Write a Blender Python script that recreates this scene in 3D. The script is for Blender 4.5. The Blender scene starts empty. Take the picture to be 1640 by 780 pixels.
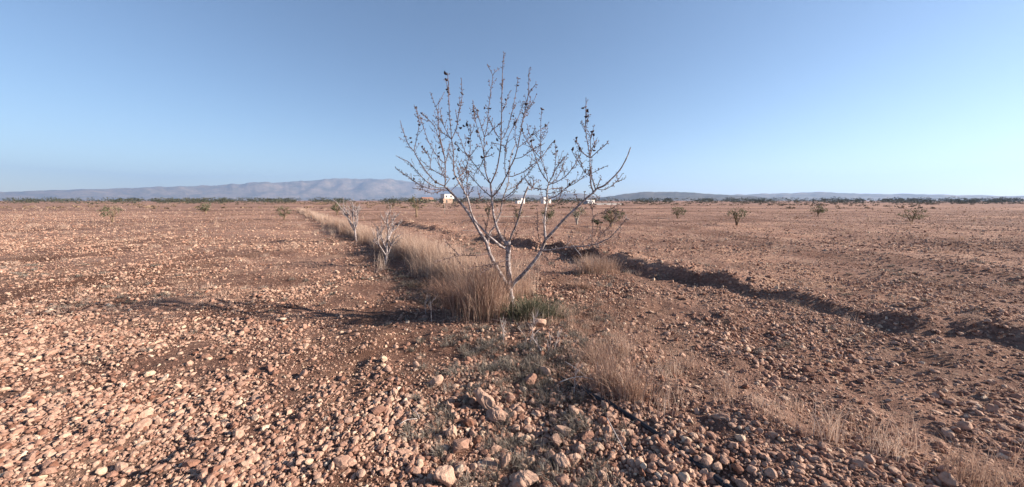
import bpy, bmesh, math, random
import numpy as np
from mathutils import Vector

# ------------------------------------------------------------------ camera, sky, sun, exposure
SC = bpy.context.scene
COL = SC.collection
FPX = 563.0            # focal length in pixels of the 1640 px wide photograph
CX, CY = 820.0, 390.0
PITCH = math.radians(6.99)
CAMZ = 1.5
SUN_EL, SUN_AZ = 23.0, -4.0      # azimuth counted from +X towards +Y (away from the camera)

cam = bpy.data.cameras.new('camera')
cam.sensor_fit = 'HORIZONTAL'
cam.sensor_width = 36.0
cam.lens = 36.0 * FPX / 1640.0
cam.clip_start = 0.05
cam.clip_end = 40000.0
camo = bpy.data.objects.new('camera', cam)
COL.objects.link(camo)
camo.location = (0, 0, CAMZ)
camo.rotation_euler = (math.radians(90) - PITCH, 0, 0)
SC.camera = camo

world = bpy.data.worlds.new('World')
SC.world = world
world.use_nodes = True
wn = world.node_tree
bg = wn.nodes['Background']
sky = wn.nodes.new('ShaderNodeTexSky')
sky.sky_type = 'NISHITA'
sky.sun_disc = False
sky.sun_elevation = math.radians(SUN_EL)
sky.sun_rotation = math.radians(90.0 - SUN_AZ)
sky.altitude = 600
sky.air_density = 1.0
sky.dust_density = 0.45
sky.ozone_density = 2.5
wn.links.new(sky.outputs['Color'], bg.inputs['Color'])
bg.inputs['Strength'].default_value = 0.055

sun = bpy.data.lights.new('sun', 'SUN')
sun.energy = 5.0
sun.angle = math.radians(0.5)
sun.color = (1.0, 0.89, 0.76)
suno = bpy.data.objects.new('sun', sun)
COL.objects.link(suno)
_e, _a = math.radians(SUN_EL), math.radians(SUN_AZ)
sdir = Vector((math.cos(_e) * math.cos(_a), math.cos(_e) * math.sin(_a), math.sin(_e)))
suno.rotation_euler = sdir.to_track_quat('Z', 'Y').to_euler()
suno.location = (30, 10, 30)

SC.view_settings.view_transform = 'Standard'
SC.view_settings.look = 'None'
SC.view_settings.exposure = 1.5
SC.view_settings.gamma = 1.0
SC.view_settings.use_curve_mapping = False
SC.render.engine = 'CYCLES'
SC.cycles.max_bounces = 6
SC.cycles.volume_bounces = 0
HAZE_DENSITY = 0.00013

rng = np.random.default_rng(11)
random.seed(5)

# ------------------------------------------------------------------ numbers
def vhash(ix, iy, seed):
    n = (ix.astype(np.int64) * 374761393 + iy.astype(np.int64) * 668265263 + seed * 1274126177) & 0xFFFFFFFF
    n = ((n ^ (n >> 13)) * 1274126177) & 0xFFFFFFFF
    n = n ^ (n >> 16)
    return (n & 0xFFFF) / 65535.0 * 2.0 - 1.0

def noise(x, y, seed=0):
    x = np.asarray(x, float); y = np.asarray(y, float)
    ix = np.floor(x); iy = np.floor(y)
    fx = x - ix; fy = y - iy
    fx = fx * fx * (3 - 2 * fx); fy = fy * fy * (3 - 2 * fy)
    a = vhash(ix, iy, seed); b = vhash(ix + 1, iy, seed)
    c = vhash(ix, iy + 1, seed); d = vhash(ix + 1, iy + 1, seed)
    return (a * (1 - fx) + b * fx) * (1 - fy) + (c * (1 - fx) + d * fx) * fy

RU = np.array([-0.56, 0.83])   # the direction of the planted rows
RD = np.array([0.83, 0.56])    # across them
def ud(x, y): return x * RU[0] + y * RU[1], x * RD[0] + y * RD[1]
def ss(a, b, x):
    t = np.clip((x - a) / (b - a), 0, 1); return t * t * (3 - 2 * t)

def terrain(x, y):
    x = np.asarray(x, float); y = np.asarray(y, float)
    r = np.sqrt(x * x + y * y)
    u, d = ud(x, y)
    near = 1 - ss(14, 34, r)
    h = (0.045 * noise(x / 1.7, y / 1.7, 1) + 0.03 * noise(x / 0.55, y / 0.55, 2) + 0.026 * noise(x / 0.21, y / 0.21, 3) + 0.012 * noise(x / 0.09, y / 0.09, 9)) * near
    h = h + 0.05 * np.exp(-((d - 2.6) / 0.6) ** 2) * (1 - ss(20, 45, r))
    dc = 6.65 - 0.42 * (1 - ss(4.0, 8.0, u)) + 0.20 * noise(u / 3.0, 0 * u + 7.3, 4) + 0.16 * noise(u / 0.8, d / 0.6, 5) + 0.11 * noise(u / 0.3, d / 0.3, 10)
    s = d - dc
    prof = np.where(s < 0, np.exp(-(s / 0.22) ** 2), np.exp(-(s / 1.3) ** 2))
    amp = 0.215 + 0.04 * noise(u / 1.9, 0 * u + 2.2, 6) + 0.09 * noise(u / 0.55, d / 0.5, 8) + 0.05 * noise(u / 0.22, d / 0.22, 11)
    gap = ss(11.0, 12.2, u) * (1 - ss(15.6, 17.0, u))
    amp = amp * (0.65 + 0.35 * ss(1.0, 5.5, u)) * (1 - 0.62 * gap) * (1 - 0.85 * ss(21.0, 25.0, u))
    h = h + amp * prof
    # low swells of the ploughed land farther off
    for k, (dd, aa) in enumerate(((13.0, 0.10), (19.0, 0.12), (27.0, 0.12))):
        q = d - dd - 0.8 * noise(u / 6.0, 0 * u + k, 20 + k)
        h = h + aa * (0.6 + 0.6 * noise(u / 4.0, 0 * u + 3 * k, 30 + k)) * np.where(q < 0, np.exp(-(q / 0.5) ** 2), np.exp(-(q / 1.6) ** 2)) * (1 - ss(30, 50, r))
    return h
def hz(x, y): return float(terrain(np.array([x]), np.array([y]))[0])

CP, SP = math.cos(PITCH), math.sin(PITCH)
def ray(px, py):
    x = (px - CX) / FPX; y = (CY - py) / FPX
    return np.array([x, CP + y * SP, -SP + y * CP])
def ground(px, py):
    d = ray(px, py); z = 0.0
    for _ in range(4):
        t = (CAMZ - z) / max(-d[2], 1e-4)
        if t * d[1] < 40: z = hz(d[0] * t, d[1] * t)
    return d[0] * t, d[1] * t, z
def at(px, py, Y):
    d = ray(px, py); t = Y / d[1]
    return np.array([d[0] * t, Y, CAMZ + d[2] * t])
def project(P):
    P = np.asarray(P, float)
    x = P[..., 0]; y = P[..., 1]; z = P[..., 2] - CAMZ
    f = y * CP - z * SP; up = y * SP + z * CP
    f = np.where(f < 0.05, 0.05, f)
    return CX + FPX * x / f, CY - FPX * up / f, f

# ------------------------------------------------------------------ mesh helpers
def mesh_data(name, V, faces, mat=None, smooth=False, tint=None):
    V = np.asarray(V, np.float32)
    if not isinstance(faces, (list, tuple)): faces = [faces]
    faces = [np.asarray(f, np.int32) for f in faces if len(f)]
    me = bpy.data.meshes.new(name)
    me.vertices.add(len(V)); me.vertices.foreach_set('co', V.ravel())
    loops = np.concatenate([f.ravel() for f in faces])
    sizes = np.concatenate([np.full(len(f), f.shape[1], np.int32) for f in faces])
    starts = np.concatenate([[0], np.cumsum(sizes)[:-1]]).astype(np.int32)
    me.loops.add(len(loops)); me.loops.foreach_set('vertex_index', loops)
    me.polygons.add(len(sizes)); me.polygons.foreach_set('loop_start', starts)
    me.polygons.foreach_set('loop_total', sizes)
    me.polygons.foreach_set('use_smooth', np.full(len(sizes), smooth, bool))
    if tint is not None:
        at_ = me.attributes.new('tint', 'FLOAT', 'POINT')
        at_.data.foreach_set('value', np.asarray(tint, np.float32))
    me.update(calc_edges=True)
    if mat: me.materials.append(mat)
    return me
def obj(name, me, parent=None, loc=None):
    o = bpy.data.objects.new(name, me); COL.objects.link(o)
    if parent is not None: o.parent = parent
    if loc is not None: o.location = loc
    return o
def tag(o, label=None, cat=None, group=None, kind=None):
    if label: o['label'] = label
    if cat: o['category'] = cat
    if group: o['group'] = group
    if kind: o['kind'] = kind
    return o
def empty(name, loc, label, cat, group=None):
    o = bpy.data.objects.new(name, None); COL.objects.link(o); o.location = loc
    o.empty_display_size = 0.1
    return tag(o, label, cat, group)

class MB:
    def __init__(s): s.V = []; s.F = {}; s.T = []; s.n = 0
    def add(s, V, faces, tint=0.5):
        V = np.asarray(V, float)
        if not isinstance(faces, (list, tuple)): faces = [faces]
        for f in faces:
            f = np.asarray(f, int)
            if len(f): s.F.setdefault(f.shape[1], []).append(f + s.n)
        s.V.append(V); s.n += len(V)
        s.T.append(np.full(len(V), tint) if np.isscalar(tint) else np.asarray(tint))
    def data(s, name, mat, smooth=False, origin=None):
        V = np.concatenate(s.V)
        if origin is not None: V = V - np.asarray(origin)
        return mesh_data(name, V, [np.concatenate(f) for f in s.F.values()], mat, smooth, np.concatenate(s.T))
    def build(s, name, mat, parent=None, smooth=False, origin=None):
        return obj(name, s.data(name, mat, smooth, origin), parent)

def box(x0, y0, z0, x1, y1, z1):
    V = np.array([[x, y, z] for z in (z0, z1) for y in (y0, y1) for x in (x0, x1)])
    F = np.array([[0, 2, 3, 1], [4, 5, 7, 6], [0, 1, 5, 4], [2, 6, 7, 3], [0, 4, 6, 2], [1, 3, 7, 5]])
    return V, F

def tube(P, R, k=6, cap=True):
    P = np.asarray(P, float); n = len(P); R = np.broadcast_to(np.asarray(R, float), (n,))
    T = np.gradient(P, axis=0); T /= np.linalg.norm(T, axis=1)[:, None] + 1e-9
    a = np.array([0, 1, 0.0]) if abs(T[0][1]) < 0.8 else np.array([1.0, 0, 0])
    N = np.zeros_like(P); v = a
    for i in range(n):
        v = v - T[i] * np.dot(v, T[i]); v = v / (np.linalg.norm(v) + 1e-9); N[i] = v
    B = np.cross(T, N)
    th = np.linspace(0, 2 * np.pi, k, endpoint=False)
    V = (P[:, None, :] + R[:, None, None] * (np.cos(th)[None, :, None] * N[:, None, :] + np.sin(th)[None, :, None] * B[:, None, :])).reshape(-1, 3)
    i = np.arange(n - 1)[:, None]; j = np.arange(k)[None, :]
    F = np.stack([i * k + j, i * k + (j + 1) % k, (i + 1) * k + (j + 1) % k, (i + 1) * k + j], -1).reshape(-1, 4)
    faces = [F]
    if cap:
        V = np.concatenate([V, [P[-1] + T[-1] * R[-1] * 0.8, P[0]]])
        e = n * k; b = (n - 1) * k
        faces.append(np.array([[b + q, b + (q + 1) % k, e] for q in range(k)] + [[(q + 1) % k, q, e + 1] for q in range(k)]))
    return V, faces

def smooth_path(pts, step):
    """Catmull-Rom through pts (n,m), resampled at about step in the first two coordinates."""
    P = np.asarray(pts, float)
    if len(P) == 2: P = np.array([P[0], (P[0] + P[1]) / 2, P[1]])
    Q = np.concatenate([[2 * P[0] - P[1]], P, [2 * P[-1] - P[-2]]])
    out = []
    for i in range(1, len(Q) - 2):
        m = max(2, int(np.linalg.norm(Q[i + 1] - Q[i]) / step))
        t = np.linspace(0, 1, m, endpoint=False)[:, None]
        out.append(0.5 * (2 * Q[i] + (Q[i + 1] - Q[i - 1]) * t + (2 * Q[i - 1] - 5 * Q[i] + 4 * Q[i + 1] - Q[i + 2]) * t ** 2 + (3 * Q[i] - Q[i - 1] - 3 * Q[i + 1] + Q[i + 2]) * t ** 3))
    out.append(P[-1:])
    return np.concatenate(out)

# ------------------------------------------------------------------ materials
def new_mat(name, rough=0.9, spec=0.2):
    m = bpy.data.materials.new(name); m.use_nodes = True
    b = m.node_tree.nodes['Principled BSDF']
    b.inputs['Roughness'].default_value = rough
    b.inputs['Specular IOR Level'].default_value = spec
    return m, m.node_tree, b
def N(nt, typ, **kw):
    n = nt.nodes.new(typ)
    for k, v in kw.items(): setattr(n, k, v)
    return n
def ramp(nt, src, stops, interp='LINEAR'):
    r = N(nt, 'ShaderNodeValToRGB'); r.color_ramp.interpolation = interp
    els = r.color_ramp.elements
    while len(els) > 1: els.remove(els[-1])
    els[0].position = stops[0][0]; els[0].color = (*stops[0][1], 1)
    for p, c in stops[1:]:
        e = els.new(p); e.color = (*c, 1)
    nt.links.new(src, r.inputs['Fac']); return r.outputs['Color']
def mixc(nt, fac, a, b, mode='MIX'):
    m = N(nt, 'ShaderNodeMix', data_type='RGBA', blend_type=mode)
    for s, v in ((m.inputs[0], fac), (m.inputs[6], a), (m.inputs[7], b)):
        if hasattr(v, 'is_linked'): nt.links.new(v, s)
        elif isinstance(v, (int, float)): s.default_value = v
        else: s.default_value = (*v, 1)
    return m.outputs[2]
def tex_noise(nt, vec, scale, detail=4, rough=0.6):
    n = N(nt, 'ShaderNodeTexNoise'); n.inputs['Scale'].default_value = scale
    n.inputs['Detail'].default_value = detail; n.inputs['Roughness'].default_value = rough
    nt.links.new(vec, n.inputs['Vector']); return n.outputs['Fac']
def mapping(nt, vec, scale, rot=(0, 0, 0)):
    m = N(nt, 'ShaderNodeMapping'); m.inputs['Scale'].default_value = scale; m.inputs['Rotation'].default_value = rot
    nt.links.new(vec, m.inputs['Vector']); return m.outputs['Vector']
def bump(nt, b, h, strength, dist):
    n = N(nt, 'ShaderNodeBump'); n.inputs['Strength'].default_value = strength; n.inputs['Distance'].default_value = dist
    nt.links.new(h, n.inputs['Height']); nt.links.new(n.outputs['Normal'], b.inputs['Normal'])
def math_(nt, op, a, b):
    n = N(nt, 'ShaderNodeMath', operation=op)
    for s, v in ((n.inputs[0], a), (n.inputs[1], b)):
        if hasattr(v, 'is_linked'): nt.links.new(v, s)
        else: s.default_value = v
    return n.outputs[0]

def mat_ground():
    m, nt, b = new_mat('ploughed_soil', 0.95, 0.1)
    pos = N(nt, 'ShaderNodeNewGeometry').outputs['Position']
    big = tex_noise(nt, pos, 0.9, 5, 0.6)
    c = ramp(nt, big, [(0.3, (0.22, 0.122, 0.094)), (0.5, (0.31, 0.188, 0.147)), (0.7, (0.40, 0.26, 0.195))])
    fine = tex_noise(nt, pos, 26, 6, 0.7)
    c = mixc(nt, 0.75, c, ramp(nt, fine, [(0.32, (0.35, 0.33, 0.33)), (0.52, (1, 1, 1)), (0.7, (1.6, 1.55, 1.5))]), 'MULTIPLY')
    v = N(nt, 'ShaderNodeTexVoronoi'); v.inputs['Scale'].default_value = 13
    nt.links.new(pos, v.inputs['Vector'])
    sp = ramp(nt, v.outputs['Distance'], [(0.18, (1, 1, 1)), (0.3, (0, 0, 0))])
    c = mixc(nt, math_(nt, 'MULTIPLY', sp, 0.55), c, (0.50, 0.365, 0.285))
    # strips of different tillage across the far field
    band = tex_noise(nt, mapping(nt, pos, (0.012, 0.085, 1.0), (0, 0, math.radians(6))), 1.0, 5, 0.65)
    c = mixc(nt, 0.85, c, ramp(nt, band, [(0.36, (0.50, 0.43, 0.39)), (0.5, (0.95, 0.92, 0.9)), (0.62, (1.3, 1.24, 1.15))]), 'MULTIPLY')
    wide = tex_noise(nt, mapping(nt, pos, (1, 0.35, 1), (0, 0, math.radians(-34))), 0.22, 5, 0.7)
    c = mixc(nt, 0.8, c, ramp(nt, wide, [(0.38, (0.55, 0.47, 0.42)), (0.5, (0.95, 0.95, 0.95)), (0.62, (1.18, 1.15, 1.08))]), 'MULTIPLY')
    nt.links.new(c, b.inputs['Base Color'])
    h = math_(nt, 'ADD', math_(nt, 'MULTIPLY', fine, 0.6), math_(nt, 'MULTIPLY', v.outputs['Distance'], -0.8))
    h = math_(nt, 'ADD', h, tex_noise(nt, pos, 90, 3, 0.6))
    bump(nt, b, h, 1.0, 0.03)
    return m
STONE_STOPS = [(0.0, (0.19, 0.09, 0.06)), (0.22, (0.285, 0.155, 0.112)), (0.5, (0.385, 0.24, 0.178)), (0.74, (0.45, 0.30, 0.224)), (0.92, (0.51, 0.37, 0.265)), (1.0, (0.55, 0.43, 0.33))]
def mat_stone():
    m, nt, b = new_mat('field_stone', 0.9, 0.2)
    a = N(nt, 'ShaderNodeAttribute', attribute_name='tint').outputs['Fac']
    pos = N(nt, 'ShaderNodeNewGeometry').outputs['Position']
    c = ramp(nt, a, STONE_STOPS)
    n1 = tex_noise(nt, pos, 45, 6, 0.7)
    c = mixc(nt, 0.8, c, ramp(nt, n1, [(0.3, (0.5, 0.44, 0.41)), (0.5, (0.95, 0.94, 0.93)), (0.7, (1.3, 1.27, 1.22))]), 'MULTIPLY')
    n2 = tex_noise(nt, pos, 14, 4, 0.6)
    c = mixc(nt, ramp(nt, n2, [(0.52, (0, 0, 0)), (0.68, (0.6, 0.6, 0.6))]), c, (0.30, 0.17, 0.125))
    nt.links.new(c, b.inputs['Base Color'])
    bump(nt, b, math_(nt, 'ADD', tex_noise(nt, pos, 120, 5, 0.7), n1), 0.55, 0.008)
    return m
def mat_tint(name, stops, rough=0.85, noise_scale=None, trans=0.0):
    m, nt, b = new_mat(name, rough, 0.15)
    a = N(nt, 'ShaderNodeAttribute', attribute_name='tint').outputs['Fac']
    c = ramp(nt, a, stops)
    if noise_scale:
        pos = N(nt, 'ShaderNodeNewGeometry').outputs['Position']
        c = mixc(nt, 0.8, c, ramp(nt, tex_noise(nt, pos, noise_scale, 4), [(0.3, (0.6, 0.6, 0.6)), (0.7, (1.35, 1.35, 1.35))]), 'MULTIPLY')
    nt.links.new(c, b.inputs['Base Color'])
    if trans:
        b.inputs['Subsurface Weight'].default_value = 0
        t = N(nt, 'ShaderNodeBsdfTranslucent'); nt.links.new(c, t.inputs['Color'])
        mx = N(nt, 'ShaderNodeMixShader'); mx.inputs[0].default_value = trans
        nt.links.new(b.outputs[0], mx.inputs[1]); nt.links.new(t.outputs[0], mx.inputs[2])
        nt.links.new(mx.outputs[0], nt.nodes['Material Output'].inputs['Surface'])
    return m
def mat_bark(name, dark, mid, light, scale=1.0):
    m, nt, b = new_mat(name, 0.85, 0.2)
    pos = N(nt, 'ShaderNodeNewGeometry').outputs['Position']
    n1 = tex_noise(nt, mapping(nt, pos, (1, 1, 0.55)), 38 * scale, 6, 0.65)
    c = ramp(nt, n1, [(0.3, dark), (0.48, mid), (0.66, light)])
    n2 = tex_noise(nt, mapping(nt, pos, (0.6, 0.6, 3.0)), 26 * scale, 3, 0.6)
    c = mixc(nt, ramp(nt, n2, [(0.56, (0, 0, 0)), (0.66, (0.75, 0.75, 0.75))]), c, dark)
    nt.links.new(c, b.inputs['Base Color'])
    bump(nt, b, math_(nt, 'ADD', n1, n2), 0.6, 0.006)
    return m
def mat_plain(name, col, rough=0.8, var=0.25, scale=8.0):
    m, nt, b = new_mat(name, rough, 0.3)
    pos = N(nt, 'ShaderNodeNewGeometry').outputs['Position']
    k = 1 - var
    c = mixc(nt, 1.0, col, ramp(nt, tex_noise(nt, pos, scale, 5), [(0.3, (k, k, k)), (0.7, (1 + var * 0.5,) * 3)]), 'MULTIPLY')
    nt.links.new(c, b.inputs['Base Color'])
    return m

M_GROUND = mat_ground()
M_STONE = mat_stone()
M_BARK = mat_bark('almond_bark', (0.055, 0.038, 0.036), (0.235, 0.19, 0.182), (0.52, 0.46, 0.445))
M_TWIG = mat_bark('almond_twig_bark', (0.045, 0.027, 0.026), (0.13, 0.085, 0.078), (0.27, 0.20, 0.19), 1.6)
M_LEAF = mat_plain('withered_leaf', (0.035, 0.022, 0.024), 0.7, 0.4, 60)
M_GRASS = mat_tint('dry_grass', [(0, (0.27, 0.165, 0.12)), (0.5, (0.46, 0.315, 0.24)), (1, (0.64, 0.49, 0.39))], trans=0.25)
M_WIRY = mat_tint('wiry_dry_grass', [(0, (0.20, 0.11, 0.08)), (0.5, (0.34, 0.21, 0.155)), (1, (0.55, 0.40, 0.31))], trans=0.15)
M_STALK = mat_tint('bleached_stalk', [(0, (0.30, 0.24, 0.22)), (1, (0.55, 0.47, 0.43))])
M_HERB = mat_tint('grey_green_herb', [(0, (0.085, 0.068, 0.055)), (0.5, (0.18, 0.15, 0.125)), (1, (0.36, 0.31, 0.26))], trans=0.15)
M_GREEN = mat_tint('green_weed', [(0, (0.05, 0.053, 0.032)), (0.55, (0.105, 0.107, 0.066)), (1, (0.29, 0.25, 0.18))], trans=0.2)
M_OLIVE = mat_tint('olive_foliage', [(0, (0.06, 0.065, 0.035)), (0.6, (0.12, 0.125, 0.07)), (1, (0.23, 0.215, 0.14))], trans=0.2)
M_DARKFOL = mat_tint('dark_foliage', [(0, (0.03, 0.032, 0.022)), (0.6, (0.055, 0.058, 0.035)), (1, (0.10, 0.095, 0.06))], trans=0.1)
M_BRUSH = mat_tint('brown_brush', [(0, (0.12, 0.08, 0.055)), (1, (0.30, 0.21, 0.14))], trans=0.1)
M_HOSE = mat_plain('black_plastic', (0.018, 0.018, 0.024), 0.45, 0.3, 30)
M_WHITE = mat_plain('white_render', (0.66, 0.61, 0.56), 0.8, 0.2, 0.8)
M_CREAM = mat_plain('cream_render', (0.36, 0.245, 0.18), 0.85, 0.25, 0.8)
M_TILE = mat_plain('roof_tile', (0.30, 0.15, 0.10), 0.85, 0.3, 2.0)
M_PANE = mat_plain('window_glass', (0.05, 0.055, 0.06), 0.25, 0.1, 1.0)
M_GREYB = mat_plain('grey_sheet', (0.33, 0.34, 0.36), 0.6, 0.15, 0.7)
M_POLE = mat_plain('weathered_pole', (0.42, 0.36, 0.31), 0.85, 0.3, 4.0)

# ------------------------------------------------------------------ setting: ground, track, hills
def sinh_axis(lo, hi, n, a, c=0.0):
    t = np.linspace(math.asinh((lo - c) / a), math.asinh((hi - c) / a), n)
    return c + a * np.sinh(t)
gx = sinh_axis(-9000, 9000, 680, 1.0)
gy = np.concatenate([-sinh_axis(0.2, 9000, 60, 1.5)[::-1], sinh_axis(0.25, 9000, 720, 1.2, 1.2)])
X, Y = np.meshgrid(gx, gy)
Z = terrain(X.ravel(), Y.ravel())
V = np.stack([X.ravel(), Y.ravel(), Z], 1)
nx, ny = len(gx), len(gy)
i = np.arange(ny - 1)[:, None]; j = np.arange(nx - 1)[None, :]
Fq = np.stack([i * nx + j, i * nx + j + 1, (i + 1) * nx + j + 1, (i + 1) * nx + j], -1).reshape(-1, 4)
tag(obj('ground', mesh_data('ground', V, Fq, M_GROUND, True)), kind='structure')

def mat_hill(name, a, b_):
    m, nt, b = new_mat(name, 0.95, 0.05)
    pos = N(nt, 'ShaderNodeNewGeometry').outputs['Position']
    n = tex_noise(nt, pos, 0.006, 8, 0.65)
    n2 = tex_noise(nt, pos, 0.03, 5, 0.7)
    c = ramp(nt, n, [(0.35, a), (0.62, b_)])
    c = mixc(nt, 0.7, c, ramp(nt, n2, [(0.4, (0.5, 0.5, 0.5)), (0.65, (1.25, 1.2, 1.15))]), 'MULTIPLY')
    nt.links.new(c, b.inputs['Base Color'])
    return m
def hill(name, prof, R0, R1, mat, seed, rough):
    """A range of hills round the plain: prof lists (pixel column, pixel row of the crest); built as land with its own depth."""
    pxs = np.array([p[0] for p in prof], float); pys = np.array([p[1] for p in prof], float)
    ang = np.arctan((pxs - CX) / FPX)
    A = np.linspace(ang[0], ang[-1], 420); pc = CX + FPX * np.tan(A)
    py = np.interp(pc, pxs, pys) + rough * (noise(A * 60, A * 0 + 3, seed) + 0.5 * noise(A * 150, A * 0 + 9, seed + 1) + 0.3 * noise(A * 380, A * 0 + 5, seed + 2))
    K = 40
    s = np.linspace(0, 1, K)
    R = R0 + (R1 - R0) * s
    Rc = R0 + (R1 - R0) * 0.55
    # crest height seen at row py from the camera
    el = np.array([np.arctan2(ray(a_, b_)[2], np.hypot(ray(a_, b_)[0], ray(a_, b_)[1])) for a_, b_ in zip(pc, py)])
    H = CAMZ + np.tan(el) * Rc
    sh = np.where(s < 0.55, ss(0.0, 0.55, s) ** 0.85, 1 - ss(0.55, 1.0, s))
    AA, SS_ = np.meshgrid(A, s, indexing='ij')
    RR = R0 + (R1 - R0) * SS_
    x = RR * np.sin(AA); y = RR * np.cos(AA)
    rel = 1 + 0.30 * (noise(x / 420, y / 420, seed + 5) + 0.5 * noise(x / 170, y / 170, seed + 6)) * (1 - np.exp(-((SS_ - 0.55) / 0.12) ** 2))
    z = H[:, None] * sh[None, :] * rel - 2.0 * (SS_ < 0.01) - 2.0 * (SS_ > 0.99)
    V = np.stack([x.ravel(), y.ravel(), z.ravel()], 1)
    i = np.arange(len(A) - 1)[:, None]; j = np.arange(K - 1)[None, :]
    F = np.stack([i * K + j, (i + 1) * K + j, (i + 1) * K + j + 1, i * K + j + 1], -1).reshape(-1, 4)
    tag(obj(name, mesh_data(name, V, F, mat, True)), kind='structure')
M_HILL = mat_hill('scrub_hill', (0.10, 0.09, 0.065), (0.26, 0.20, 0.15))
M_HILL2 = mat_hill('pine_hill', (0.06, 0.06, 0.045), (0.15, 0.125, 0.095))
hill('mountain', [(-500, 317), (-200, 312), (60, 306), (250, 300), (380, 296), (480, 290), (560, 286), (620, 287), (644, 289), (665, 292), (684, 297), (705, 302), (725, 301), (745, 299), (765, 298), (780, 300), (793, 305), (806, 311), (816, 315), (830, 318), (860, 320)], 6500, 8300, M_HILL, 50, 0.8)
hill('hills', [(560, 322), (640, 318), (700, 316), (760, 315), (800, 312.5), (818, 311), (835, 311.5), (850, 312.5), (865, 313.5), (880, 314), (893, 312), (908, 310), (925, 309), (938, 311), (950, 314), (965, 316), (985, 318), (1050, 317), (1150, 313), (1300, 308), (1500, 312), (1700, 315), (2100, 318)], 3800, 5200, M_HILL, 70, 0.7)
hill('ridge', [(930, 323), (945, 320), (958, 317.5), (970, 315.5), (982, 313.5), (995, 311.5), (1030, 308), (1080, 307), (1130, 310), (1200, 315), (1280, 320), (1320, 323)], 2300, 3100, M_HILL2, 90, 0.5)

# a pale farm track crossing the field
def track(px0, px1, py, width, seed):
    n = 60
    P = [ground(px0 + (px1 - px0) * k / (n - 1), py + 0.4 * math.sin(k * 0.21 + seed)) for k in range(n)]
    V, F = [], []
    for k, (x, y, z) in enumerate(P):
        w0 = width * (0.5 + 0.18 * random.random()) * min(1, k / 6 + .1, (n - 1 - k) / 6 + .1); w1 = width * (0.5 + 0.18 * random.random()) * min(1, k / 6 + .1, (n - 1 - k) / 6 + .1)
        V += [(x, y - w0, hz(x, y - w0) + 0.012), (x, y, hz(x, y) + 0.03), (x, y + w1, hz(x, y + w1) + 0.012)]
    for k in range(n - 1):
        a = 3 * k; F += [(a, a + 3, a + 4, a + 1), (a + 1, a + 4, a + 5, a + 2)]
    return V, F
tv, tf = track(745, 890, 346.8, 0.8, 1)
tag(obj('dirt_track', mesh_data('dirt_track', tv, np.array(tf), mat_plain('pale_dirt', (0.44, 0.32, 0.24), 0.95, 0.3, 3.0))), kind='structure')

# ------------------------------------------------------------------ stones
def ico(sub):
    bm = bmesh.new(); bmesh.ops.create_icosphere(bm, subdivisions=sub, radius=1)
    bm.verts.ensure_lookup_table()
    V = np.array([v.co[:] for v in bm.verts]); F = np.array([[v.index for v in f.verts] for f in bm.faces]); bm.free()
    return V, F
ICO = {k: ico(k) for k in (1, 2, 3, 4, 5)}
def rock(sub, seed, aspect=(1, 0.8, 0.6), planes=11, rough=0.05, hard=(0.5, 1.0)):
    r = np.random.default_rng(seed)
    D, F = ICO[sub]
    n = r.normal(size=(planes, 3)); n /= np.linalg.norm(n, axis=1)[:, None]
    dd = r.uniform(hard[0], hard[1], planes)
    dot = D @ n.T
    rad = np.where(dot > 0.05, dd[None, :] / np.maximum(dot, 0.05), 9).min(1)
    rad = np.minimum(rad, 1.12)
    f = sum(a * noise(D[:, 0] * s + D[:, 2] * s * 0.7 + seed, D[:, 1] * s - D[:, 2] * s * 0.6, seed % 97) for a, s in ((rough, 2.3), (rough * 0.6, 5.0), (rough * 0.35, 11), (rough * 0.2, 23)))
    return D * (rad * (1 + f))[:, None] * np.array(aspect), F
def rots(n, tilt):
    """n rotation matrices: any turn about z, then a lean of up to tilt."""
    a = rng.uniform(0, 2 * np.pi, n); t = rng.normal(0, tilt, n); b = rng.uniform(0, 2 * np.pi, n)
    z0 = np.zeros(n); o = np.ones(n)
    Rz = np.stack([np.cos(a), -np.sin(a), z0, np.sin(a), np.cos(a), z0, z0, z0, o], 1).reshape(n, 3, 3)
    k = np.stack([np.cos(b), np.sin(b), z0], 1)
    K = np.zeros((n, 3, 3)); K[:, 0, 2] = k[:, 1]; K[:, 1, 2] = -k[:, 0]; K[:, 2, 0] = -k[:, 1]; K[:, 2, 1] = k[:, 0]
    Rt = np.eye(3)[None] + np.sin(t)[:, None, None] * K + (1 - np.cos(t))[:, None, None] * (K @ K)
    return Rt @ Rz
def stone_tints(n):
    t = np.clip(rng.normal(0.46, 0.25, n), 0, 1)
    return t

# sample stones: (x, y, size)
def scatter(n, y0, y1, smin, smax, power=2.4, spread=1.52):
    # uniform on the ground inside the wedge the lens sees
    q = 0.7      # thinning out with distance
    y = (y0 ** q + rng.uniform(0, 1, n) * (y1 ** q - y0 ** q)) ** (1 / q); x = rng.uniform(-1, 1, n) * (spread * y + 0.35)
    s = smin * (1 - rng.uniform(0, 1, n) * (1 - (smin / smax) ** power)) ** (-1 / power)
    return np.stack([x, y, s], 1)
near = np.concatenate([scatter(95000, 1.25, 6.5, 0.004, 0.012, 1.0), scatter(130000, 1.25, 14.0, 0.009, 0.036, 2.0), scatter(900, 1.25, 12, 0.03, 0.052, 2.4)])
bu = rng.uniform(2.0, 22.0, 2600); bd = rng.normal(6.55, 0.40, 2600); _det = RU[0] * RD[1] - RU[1] * RD[0]
clods = np.stack([(bu * RD[1] - bd * RU[1]) / _det, (RU[0] * bd - RD[0] * bu) / _det, rng.uniform(0.012, 0.042, 2600)], 1)
mid = clods
far = scatter(90000, 10.0, 50, 0.014, 0.065, 1.9)
S = np.concatenate([near, mid, far])
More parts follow.
